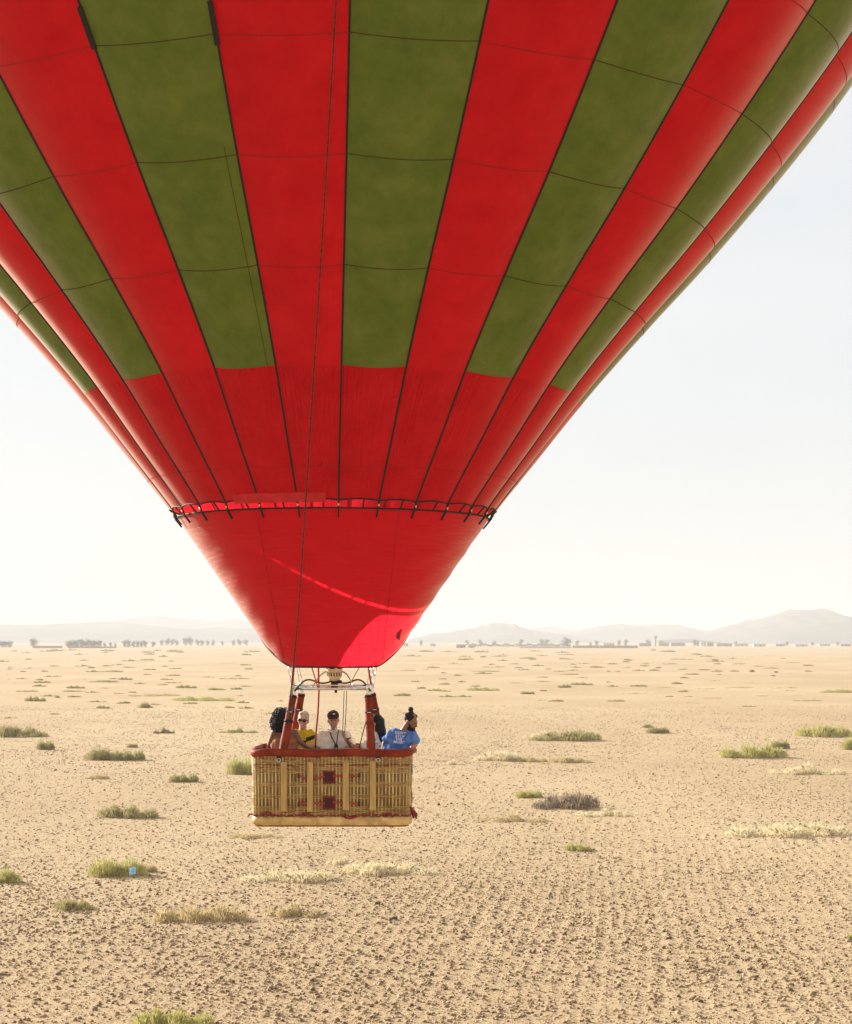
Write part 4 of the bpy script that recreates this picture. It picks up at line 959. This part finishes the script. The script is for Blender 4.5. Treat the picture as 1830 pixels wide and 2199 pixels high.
def shrub(px, py, wpx, hpx, kind, label, group=None, parts=False):
    x, dd = gpt(px, py); s_ = dd / FPX; W = wpx * s_ * 1.15; H = max(hpx * s_ * 1.22, 0.16)
    v = _rs.choice(('dome0', 'dome1', 'dome2')) if W < 2.6 * H else _rs.choice(('wide0', 'wide1', 'wide2'))
    fol, stm = PROTO[v]; cat = 'grass tuft' if kind in 'sp' else 'shrub'; nm = 'grass_tuft' if kind in 'sp' else 'shrub'
    dep = min(W, max(H * 2.2, 0.55 * W)) * 0.85; flip = _rs.choice((-1, 1)); zz = float(gz(x, dd)) - 0.01
    def mk(name, me, mat):
        o = bpy.data.objects.new(name, me); COL.objects.link(o)
        if mat: o.material_slots[0].link = 'OBJECT'; o.material_slots[0].material = mat
        return o
    if parts:
        rt = empty(nm, (x, dd, zz)); rt.scale = (W * flip, dep, H); mk('foliage', fol, KMAT[kind]).parent = rt; q = mk('stems', stm, None); q.parent = rt; q['kind'] = 'stuff'
    else:
        rt = mk(nm, fol, KMAT[kind]); rt.location = (x, dd, zz); rt.scale = (W * flip, dep, H); rt.rotation_euler = (0, 0, _rs.uniform(-0.3, 0.3))
    return tag(rt, label, cat, group)
K = 1.0469
NEAR = [  # x, base y, width, height (as seen in the 1748-wide view), kind, label
 (246, 1796, 92, 44, 'y', 'yellow green shrub with a scrap of blue plastic caught in its side'),
 (296, 1788, 40, 20, 's', 'small dry tuft beside the scrap of blue plastic'),
 (12, 1809, 52, 30, 'y', 'yellowish shrub alone on gravel beyond the blue plastic scrap'),
 (150, 1864, 72, 26, 'g', 'low thin olive shrub on bare gravel below the shrub with blue plastic'),
 (405, 1888, 165, 34, 's', 'long straw tuft with dark root line on coarse clods'),
 (605, 1878, 98, 28, 's', 'shorter straw tuft beside the long straw tuft on coarse clods'),
 (360, 2104, 145, 38, 'y', 'bushy yellow tuft alone among the coarsest soil clods'),
 (597, 1806, 168, 26, 'p', 'long pale grass bank below the wicker basket'),
 (705, 1772, 60, 16, 'p', 'faint pale tuft behind the pale grass bank below the basket'),
 (795, 1791, 165, 28, 'p', 'pale yellow grass bank trailing off beside the one below the basket'),
 (525, 1719, 98, 9, 's', 'thin flat straw streak just under the basket'),
 (265, 1677, 108, 28, 'g', 'long olive shrub alone between gravel bands beside the basket'),
 (207, 1559, 54, 27, 'g', 'rounded olive shrub, the one of the touching pair without a small tuft behind it'),
 (262, 1559, 54, 28, 'g', 'rounded olive shrub of the touching pair with a small tuft behind it'),
 (272, 1533, 18, 13, 's', 'tiny straw tuft just behind the touching olive pair'),
 (92, 1538, 30, 24, 'g', 'small leaning olive shrub on rust-coloured soil'),
 (377, 1603, 46, 23, 'g', 'small spiky olive shrub with a long thin shadow near the basket'),
 (200, 1598, 42, 11, 's', 'sparse low straw tuft in the gravel below the touching olive pair'),
 (497, 1588, 58, 44, 'y', 'bright green bush showing behind the corner of the basket'),
 (32, 1511, 108, 28, 'g', 'broad low olive thicket of several clumps'),
 (335, 1504, 36, 13, 'b', 'small brown shrub alone on the plain behind the touching pair'),
 (490, 1503, 66, 11, 'g', 'flat olive strip of brush level with the curly hair'),
 (1165, 1519, 125, 26, 'g', 'grey green thicket with bright top on the plain beyond the basket'),
 (1115, 1514, 70, 15, 'p', 'pale dry grass leading into the grey green thicket'),
 (1022, 1560, 82, 24, 'p', 'wispy pale bush with green centre on light sand'),
 (1085, 1562, 70, 11, 's', 'dry brown fringe trailing off the wispy pale bush'),
 (1170, 1564, 74, 15, 's', 'isolated dry wisp on light sand'),
 (930, 1569, 36, 12, 'p', 'tiny pale wisp near the end of the basket rim'),
 (1352, 1504, 38, 17, 'g', 'compact olive shrub with a smaller one behind'),
 (1330, 1493, 20, 9, 'g', 'smaller olive shrub of the two close together'),
 (1702, 1511, 118, 28, 'y', 'long yellow green hedge-like thicket'),
 (1746, 1538, 34, 28, 'y', 'round yellow green bush in front of the long thicket'),
 (1543, 1554, 122, 30, 'y', 'lumpy yellow green thicket with dark shadow at its end'),
 (1602, 1536, 32, 22, 'g', 'feathery grey bush behind the lumpy thicket'),
 (1657, 1587, 130, 22, 'p', 'pale cushion of dry grass in front of the lumpy thicket'),
 (1084, 1636, 42, 22, 'y', 'small yellowish bush beside the grey brown one'),
 (1165, 1657, 118, 38, 'b', 'large grey brown twiggy bush, the darkest on the plain'),
 (1055, 1684, 122, 15, 's', 'thin dry grass strip before the grey brown bush'),
 (1245, 1673, 112, 16, 'p', 'pale grass strip at the foot of the grey brown bush'),
 (1612, 1713, 228, 26, 'p', 'longest pale grass bank, alone on the furrowed gravel'),
 (1186, 1744, 48, 17, 'y', 'single small yellow tuft on furrowed gravel'),
 (1746, 1930, 14, 14, 'y', 'tiny yellow sprig on furrowed clods, smallest of the yellow plants'),
]
for x, y, w_, h_, k, lb in NEAR:
    shrub(x * K, y * K, w_ * K, h_ * K, k, lb, None, True)
MID = []
def addm(ox, oy, sc, rows):
    for r_ in rows: MID.append((ox + r_[0] / sc, oy + r_[1] / sc, r_[2] / sc, r_[3] / sc, r_[4] if len(r_) > 4 else 'g'))
addm(0, 1350, 2.82, [(215,440,115,35),(300,410,90,14),(347,418,30,15),(450,415,80,12),(585,445,105,14),(625,483,75,20),(750,453,75,18),(880,480,70,38),(940,460,60,10),(1240,437,330,28,'y'),(1150,455,80,12),(1470,450,70,16),(1390,480,60,14),(1490,483,80,18),(925,408,280,16,'s'),(800,388,40,12,'y'),(160,382,115,10),(445,382,120,12),(460,362,100,20),(555,388,70,12),(237,350,80,16),(250,328,90,14),(240,312,40,12),(630,325,155,16),(760,310,80,18),(690,305,60,10),(1010,310,75,10),(845,335,60,12),(1130,360,115,22),(1310,372,105,18),(1430,368,65,14),(1490,352,60,10),(1415,305,165,8),(985,342,60,8),(1050,330,100,8),(630,362,50,8,'s'),(720,395,60,8,'s'),(55,543,85,18,'s'),(330,520,60,12,'s'),(130,305,60,10),(300,292,60,10),(345,290,50,8),(140,262,35,8),(175,242,40,8),(270,260,40,10),(330,228,55,8),(560,262,75,14),(680,262,120,12),(650,228,60,10),(780,236,70,8),(905,250,70,10),(890,280,45,8),(1050,285,75,10),(1060,245,65,8),(1000,230,35,8),(785,197,80,14),(890,192,75,10),(60,235,25,8),(58,247,25,8),(1440,288,35,10),(1505,247,45,10),(1490,222,60,10),(1260,295,70,8,'s'),(1455,408,40,10,'s'),(1700,440,30,10),(1630,517,60,16,'s')])
addm(850, 1340, 3.496, [(50,540,110,26),(190,485,60,18),(290,502,95,22,'y'),(370,508,80,18,'y'),(385,548,105,20),(510,546,105,18),(660,500,215,30,'y'),(600,470,70,12),(990,527,80,30),(1110,505,45,20,'s'),(1265,478,90,28),(1400,458,150,22),(1630,470,70,16),(1600,440,35,10),(1205,582,100,20),(1090,573,75,8,'s'),(1650,582,120,20,'s'),(1100,402,85,10),(1110,435,110,12,'s'),(910,445,110,8,'s'),(660,374,120,18),(680,358,180,10),(465,388,55,12),(360,370,30,10,'b'),(365,455,75,16),(495,437,60,16),(355,415,55,10),(145,435,60,10),(90,350,100,8),(225,345,50,8,'s'),(435,297,60,12,'y'),(770,325,105,10),(680,326,60,8),(890,302,75,8),(1070,315,75,14),(960,346,80,8,'b'),(1145,340,45,8),(925,330,60,10),(1030,270,50,8),(810,235,55,8),(1510,328,100,16),(1310,380,125,10),(1230,358,80,8),(1330,350,70,12),(1415,300,75,10),(1405,405,70,8),(1335,305,40,8,'b'),(1600,358,25,8,'b'),(1670,358,40,8,'b'),(860,85,85,26,'g')][:-1])
addm(1330, 1340, 3.496, [(140,470,115,16),(345,480,130,10,'s'),(635,488,165,14,'p'),(905,480,180,10,'s'),(480,510,75,18,'y'),(130,522,250,18,'p'),(435,450,75,18),(490,408,60,14),(545,380,110,14),(735,358,80,16),(640,348,80,14,'s'),(870,357,60,12),(998,360,35,18,'b'),(1180,365,25,14,'b'),(1155,392,25,12,'b'),(1420,358,50,12),(750,382,40,8),(720,427,70,6,'s'),(480,342,60,10),(265,350,70,14),(145,352,85,16,'s'),(55,332,60,8),(190,312,60,6),(380,302,110,8),(470,267,160,8),(900,302,90,8),(735,302,50,10),(1260,502,150,14,'p'),(1240,482,180,24,'p'),(1075,542,130,18,'p'),(1410,579,200,14,'s'),(1640,515,220,30,'y'),(980,622,95,12),(375,547,60,12,'s'),(520,547,60,10,'s'),(700,558,130,8,'s'),(530,595,200,8,'s'),(1340,542,110,6,'s'),(1000,445,150,6,'s'),(1230,260,40,8),(1300,292,100,6),(1420,314,70,14,'y'),(850,260,50,10)])
MLAB = {'g': ('low olive shrub scattered on the middle distance of the plain', 'olive shrubs of the middle plain'), 'y': ('yellow green thicket on the middle distance of the plain', 'yellow green thickets of the middle plain'),
        's': ('thin straw coloured tuft on the middle distance of the plain', 'straw tufts of the middle plain'), 'p': ('pale whitish grass streak on the middle distance of the plain', 'pale grass of the middle plain'), 'b': ('dark brown little bush on the middle distance of the plain', 'dark brown bushes of the middle plain')}
for x, y, w_, h_, k in MID:
    nm_ = {'g': 'olive', 'y': 'yellow green', 's': 'straw coloured', 'p': 'pale whitish', 'b': 'dark brown'}[k]
    sh_ = 'rounded clump' if w_ < 4.2 * h_ else ('low spreading patch' if w_ < 8 * h_ else 'long thin streak')
    wh_ = 'on the open plain behind the passengers' if y > 1462 else ('on the plain beyond the burner frame' if y > 1425 else 'on the hazy plain before the far trees')
    shrub(x, y, w_, h_, k, f'{nm_} {sh_} of scrub {wh_}', f'{nm_} scrub, {sh_}, {wh_}')
NF = 0
while NF < 60:                       # smaller ones farther out, each only a few pixels
    px = _rs.uniform(-40, 1870); py = 1396 + 40 * _rs.random() ** 1.2
    if 560 < px < 880 and py < 1436: continue
    shrub(px, py, _rs.uniform(9, 34), _rs.uniform(2.5, 5), _rs.choice('gggs'), 'tiny shrub speck far out on the hazy plain', 'shrub specks far out on the plain'); NF += 1
# the rest of the far scrub reads as one speckle
V0 = []; F0 = []; base = PROTO['wide2'][0]; bv = np.empty(len(base.vertices) * 3); base.vertices.foreach_get('co', bv); bv = bv.reshape(-1, 3); bf = np.array([p.vertices[:] for p in base.polygons])[::36]
us = np.unique(bf); mp_ = -np.ones(len(bv), int); mp_[us] = np.arange(len(us)); bv = bv[us]; bf = mp_[bf]
for k in range(420):
    dd = 330 + 1250 * RNG.random() ** 0.8; x = RNG.uniform(-0.3, 0.3) * dd; W = RNG.uniform(1.5, 6.5); H = RNG.uniform(0.35, 0.9)
    V0.append(bv * np.array([W, W * 0.8, H]) + np.array([x, dd, 0])); F0.append(bf + k * len(bv))
tag(np_mesh('far_scrub', np.concatenate(V0), np.concatenate(F0), KMAT['g']), 'speckle of low scrub fading into the haze', 'scrub', kind='stuff')

# ------------------------------------------------------------------ blue plastic scrap, loose stones
x, dd = gpt(285, 1888); b = MB(); r_ = random.Random(3); n = 7
V = [((i / (n - 1) - 0.5) * 0.20 + r_.uniform(-.02, .02), (j / (n - 1) - 0.5) * 0.09 + r_.uniform(-.02, .02), 0.06 + 0.22 * j / (n - 1) + r_.uniform(-.03, .03)) for j in range(n) for i in range(n)]
b.add(V, [(j * n + i, j * n + i + 1, (j + 1) * n + i + 1, (j + 1) * n + i) for j in range(n - 1) for i in range(n - 1)])
o = b.build('plastic_bag', noise_mat('pale_blue_plastic', (0.25, 0.55, 0.75), (0.55, 0.78, 0.88), rough=0.3, scale=9, trans=0.3)); o.location = (x, dd, 0.10)
md = o.modifiers.new('t', 'SOLIDIFY'); md.thickness = 0.004
tag(o, 'crumpled pale blue plastic bag caught in the yellow green shrub', 'plastic bag')
M_STONE = noise_mat('dark_stone', (0.06, 0.045, 0.035), (0.16, 0.12, 0.09), rough=0.9, scale=8)
STO = [(848, 1974, 13, 'largest dark stone on the coarse clods with a pale one touching it'), (839, 1976, 10, 'pale brown stone touching the largest dark stone'), (812, 1942, 12, 'flat dark stone on the coarse clods behind the touching pair'), (923, 1968, 6, None), (831, 1934, 5, None),
       (969, 1727, 7, None), (999, 1730, 6, None), (942, 1731, 8, 'flat rusty stone in the light sand beside the basket'), (1041, 1681, 4, None), (1003, 1673, 4, None), (1136, 1662, 5, None), (1052, 1667, 4, None), (985, 1772, 6, None), (1500, 2035, 9, None), (1610, 1953, 9, None), (1213, 2008, 10, None), (1350, 2019, 9, None), (1425, 2036, 9, None), (924, 1970, 7, None), (288, 2024, 9, None), (213, 1901, 8, None), (1403, 1664, 5, None), (1538, 1670, 5, None), (1395, 1705, 4, None), (1585, 1712, 4, None)]
sm = []
for sd_ in range(4):
    bm = bmesh.new(); bmesh.ops.create_icosphere(bm, subdivisions=2, radius=0.5); rr = random.Random(sd_)
    ph = [rr.uniform(0, 6) for _ in range(6)]
    for v in bm.verts:
        c = v.co; f = 1 + 0.16 * math.sin(c.x * 7 + ph[0]) + 0.14 * math.sin(c.y * 8 + ph[1]) + 0.12 * math.sin(c.z * 9 + ph[2] + c.x * 4); v.co = Vector((c.x * f, c.y * f * 0.85, c.z * f * 0.68))
    me = bpy.data.meshes.new('stone'); bm.to_mesh(me); bm.free(); me.materials.append(M_STONE); sm.append(me)
for i, (px, py, wp, lb) in enumerate(STO):
    x, dd = gpt(px, py); s_ = wp * dd / FPX; o = bpy.data.objects.new('stone', sm[i % 4]); COL.objects.link(o)
    o.location = (x, dd, float(gz(x, dd)) + s_ * 0.22); o.scale = (s_, s_, s_); o.rotation_euler = (0, 0, i * 1.3)
    tag(o, lb or 'small dark loose stone on the gravel plain', 'stone', None if lb else 'small loose stones')

# ------------------------------------------------------------------ trees along the far edge of the plain
M_FOL = noise_mat('tree_leaf', (0.085, 0.10, 0.05), (0.17, 0.185, 0.095), rough=0.8, scale=0.6, trans=0.3)  # leaf tones lightened, putting some distance haze into the colour
M_BARK = noise_mat('tree_bark', (0.09, 0.065, 0.045), (0.15, 0.11, 0.08), rough=0.95, scale=2)
TP = []
for sd_, (wd, n_l, tall) in enumerate(((1.0, 900, 1.0), (0.8, 800, 1.15), (1.25, 1000, 0.9), (0.6, 700, 1.25))):
    r = np.random.default_rng(40 + sd_); b = MB(); b.tube([(0, 0, -0.02), (0.01, 0, 0.18), (0.0, 0.01, 0.42), (0.02, 0, 0.62)], [0.035, 0.028, 0.02, 0.008], 7)
    cl = [(r.normal(0, 0.17 * wd), r.normal(0, 0.17 * wd), r.uniform(0.14, 0.82), r.uniform(0.12, 0.20)) for _ in range(17)]
    for c in cl[:7]: b.tube([(0, 0, r.uniform(0.22, 0.4)), (c[0] * 0.6, c[1] * 0.6, c[2] * 0.8), (c[0], c[1], c[2])], [0.014, 0.009, 0.004], 5)
    tr = b.build('trunk', M_BARK); V = []; F = []
    for k in range(n_l):
        c = cl[r.integers(len(cl))]; p = np.array(c[:3]) + r.normal(0, 1, 3) * c[3] * np.array([0.62, 0.62, 0.5]); a = r.normal(0, 1, 3); a /= np.linalg.norm(a); b_ = np.cross(a, r.normal(0, 1, 3)); b_ /= np.linalg.norm(b_); sz = r.uniform(0.026, 0.05); o = len(V)
        V += [p - a * sz, p + b_ * sz * 0.7, p + a * sz, p - b_ * sz * 0.7]; F.append((o, o + 1, o + 2, o + 3))
    cr = np_mesh('crown', np.array(V), np.array(F), M_FOL); TP.append((tr.data, cr.data)); bpy.data.objects.remove(tr); bpy.data.objects.remove(cr)
def tree(px, hpx, D, label, group, var=None, wide=1.0):
    rt = empty('tree', ((px - 915) * D / FPX, D, 0.0), label, 'tree', group); h = hpx * D / FPX * 1.12; rt.scale = (h * wide, h * wide, h); rt.rotation_euler = (0, 0, _rs.uniform(0, 6))
    for nm, me in zip(('trunk', 'crown'), TP[_rs.randrange(4) if var is None else var]): o = bpy.data.objects.new(nm, me); COL.objects.link(o); o.parent = rt
c2 = lambda q: q / 2.913
tree(c2(212), 20, 1700, 'rounded tree standing alone at the far edge of the plain', None, 2, 1.0)
for x in (8, 32, 60): tree(c2(x), 14, 1750, 'tree of the low clump beyond the lone rounded tree', 'low far clump of trees', 2, 1.3)
for x, h in ((428, 17), (455, 16), (480, 18), (508, 19), (540, 18), (565, 16), (592, 16), (618, 16)): tree(c2(x), h, 1700, 'tree of the densest far grove above a long low wall', 'densest far grove', None, 1.05)
for x, h in ((655, 10), (690, 11), (720, 10), (780, 17), (805, 17), (835, 15), (862, 15), (885, 15), (910, 15), (958, 13)): tree(c2(x), h, 1800, 'tree of the looser grove next to the densest far grove', 'looser far grove', None, 0.85)
for x, h in ((1010, 14), (1045, 16), (1075, 15), (1105, 14), (1160, 17), (1190, 18), (1240, 14), (1265, 14), (1300, 13), (1335, 13), (1390, 10), (1460, 13), (1500, 14), (1540, 13)): tree(c2(x), h, 2300, 'faint hazy tree in the row below the far double ridge', 'faint hazy tree row', None, 0.9)
for x, h in ((905, 13), (1003, 12), (1032, 14), (1062, 11), (1120, 14), (1165, 16), (1175, 14)): tree(x, h, 2300, 'faint hazy tree among the far low buildings', 'hazy trees by the far buildings', None, 0.9)
tree(1219, 20, 1900, 'tallest tree of the far settlement, behind the white wall', None, 0, 1.1)
for x, h in ((1240, 12), (1282, 13), (1330, 14), (1345, 14), (1392, 14), (1420, 12), (1492, 15), (1500, 13), (1580, 10), (1690, 10), (1745, 9), (1800, 9)): tree(x, h, 2200, 'small dim tree in the far settlement', 'dim trees of the far settlement', None, 0.9)
def hedge(px0, px1, hpx, D, label):
    r = np.random.default_rng(int(px0)); x0, x1 = (px0 - 915) * D / FPX, (px1 - 915) * D / FPX; hh = hpx * D / FPX; V = []; F = []
    for k in range(2600):
        p = np.array([r.uniform(x0, x1), D + r.normal(0, 2.0), 0]); p[2] = hh * (0.8 + 0.2 * math.sin(p[0] * 0.5) + 0.1 * math.sin(p[0] * 1.7)) * math.sqrt(r.random()); a = r.normal(0, 1, 3); a /= np.linalg.norm(a); b_ = np.cross(a, r.normal(0, 1, 3)); b_ /= np.linalg.norm(b_); o = len(V); sz = r.uniform(0.3, 0.6)
        V += [p - a * sz, p + b_ * sz, p + a * sz, p - b_ * sz]; F.append((o, o + 1, o + 2, o + 3))
    tag(np_mesh('orchard_hedge', np.array(V), np.array(F), M_FOL), label, 'hedge')
hedge(1008, 1226, 7.5, 1950, 'long green hedge behind the far white wall')

# ------------------------------------------------------------------ far settlement
M_MUD = noise_mat('mud_plaster', (0.28, 0.19, 0.125), (0.38, 0.27, 0.185), rough=0.95, scale=0.4)
M_WHT = noise_mat('whitewash', (0.48, 0.45, 0.40), (0.60, 0.57, 0.52), rough=0.9, scale=0.4)
M_OPEN = noise_mat('dark_opening', (0.02, 0.016, 0.012), (0.04, 0.03, 0.024), scale=2)
def wall(px0, px1, hpx, D, mat, label):
    x0, x1 = (px0 - 915) * D / FPX, (px1 - 915) * D / FPX; h = hpx * D / FPX; b = MB(); b.box(((x0 + x1) / 2, 0, h / 2), (x1 - x0, 0.6, h)); n = int((x1 - x0) / 6)
    rt = empty('boundary_wall', (0, D, 0), label, 'wall'); b.build('wall', mat, rt); b = MB(); b.box(((x0 + x1) / 2, 0, h + 0.12), (x1 - x0 + 0.4, 0.9, 0.24)); b.build('coping', mat, rt)
wall(70, 134, 4.5, 1650, M_MUD, 'long low mud wall beside the lone rounded tree')
wall(146, 250, 3.2, 1640, M_MUD, 'long low mud wall at the foot of the densest far grove')
wall(1116, 1228, 3.2, 1640, M_WHT, 'long bright white wall before the far hedge')
wall(1230, 1370, 5.0, 1660, M_MUD, 'long brown wall continuing from the bright white wall')
def house(px, wpx, hpx, D, mat, label, group, nwin):
    wd, h = wpx * D / FPX, hpx * D / FPX; rt = empty('house', ((px - 915) * D / FPX, D, 0), label, 'house', group); dp = wd * 0.6
    b = MB(); b.box((0, 0, h / 2), (wd, dp, h)); b.build('wall', mat, rt)
    b = MB(); b.box((0, 0, h + 0.15), (wd + 0.5, dp + 0.5, 0.3)); b.box((0, -dp / 2 - 0.1, h + 0.5), (wd + 0.5, 0.25, 0.5)); b.build('roof', mat, rt)
    for k in range(nwin): b = MB(); b.box(((k + 0.5) / nwin * wd - wd / 2 + (0.3 if k else 0), -dp / 2 - 0.02, h * 0.6), (1.1, 0.12, 1.2)); b.build('window', M_OPEN, rt)
    b = MB(); b.box((wd * 0.12, -dp / 2 - 0.02, 1.05), (1.1, 0.1, 2.1)); b.build('door', M_OPEN, rt)
house(990, 20, 6, 1700, M_MUD, 'isolated small brown flat roofed house before the hedge', None, 3)
house(1013, 14, 3.5, 1720, M_MUD, 'very low shed beside the isolated brown house', None, 1)
house(1307, 24, 8, 1900, M_WHT, 'pale flat roofed house behind the long brown wall', None, 4)
house(1268, 7, 9, 1900, M_WHT, 'narrow white house behind the long brown wall', None, 1)
for x, w_, h_ in ((1385, 26, 6), (1425, 22, 7), (1455, 30, 6), (1512, 16, 9), (1525, 14, 7), (1555, 34, 5), (1590, 30, 5), (1630, 26, 5), (1675, 20, 4), (1720, 28, 4), (1770, 24, 4), (1815, 22, 4), (872, 10, 6), (930, 12, 5)):
    house(x, w_, h_, 2000 + (x * 7 % 200), M_MUD if (x % 2) else M_WHT, 'hazy flat roofed house of the far settlement, ' + ('brown' if x % 2 else 'whitish'), 'far settlement houses, ' + ('brown' if x % 2 else 'whitish'), 3)
D = 2100; rt = empty('water_tower', ((1408 - 915) * D / FPX, D, 0), 'hazy water tower rising above the far settlement', 'water tower')
b = MB(); b.lathe((0, 0, 0), [(1.0, 0), (0.8, 9)], 10); b.build('shaft', M_MUD, rt); b = MB(); b.lathe((0, 0, 9), [(0.8, 0), (2.0, 1.0), (2.0, 3.6), (0.1, 4.2)], 14); b.build('tank', M_MUD, rt)
for px, hp in ((1106, 13), (1288, 9), (1017, 8)):
    D = 1600; o = empty('utility_pole', ((px - 915) * D / FPX, D, 0), 'thin pale utility pole before the far settlement', 'utility pole', 'far utility poles'); h = hp * D / FPX
    b = MB(); b.tube([(0, 0, -0.2), (0, 0, h)], [0.18, 0.12], 8); b.build('pole', M_WHT, o); b = MB(); b.box((0, 0, h - 0.5), (1.6, 0.12, 0.12)); b.build('crossarm', M_WHT, o)

# ------------------------------------------------------------------ haze
hz = MB(); hz.box((0, 1500, 64), (27000, 27000, 136))
mv = bpy.data.materials.new('haze_air'); mv.use_nodes = True
n_ = mv.node_tree.nodes; n_.remove(n_['Principled BSDF'])
pv = n_.new('ShaderNodeVolumePrincipled'); pv.inputs['Color'].default_value = (0.635, 0.650, 0.665, 1); pv.inputs['Density'].default_value = 0.00027
pv.inputs['Anisotropy'].default_value = 0.0
mv.node_tree.links.new(pv.outputs[0], n_['Material Output'].inputs['Volume'])
tag(hz.build('haze', mv), 'pale dusty morning haze over the plain', 'haze', kind='stuff')
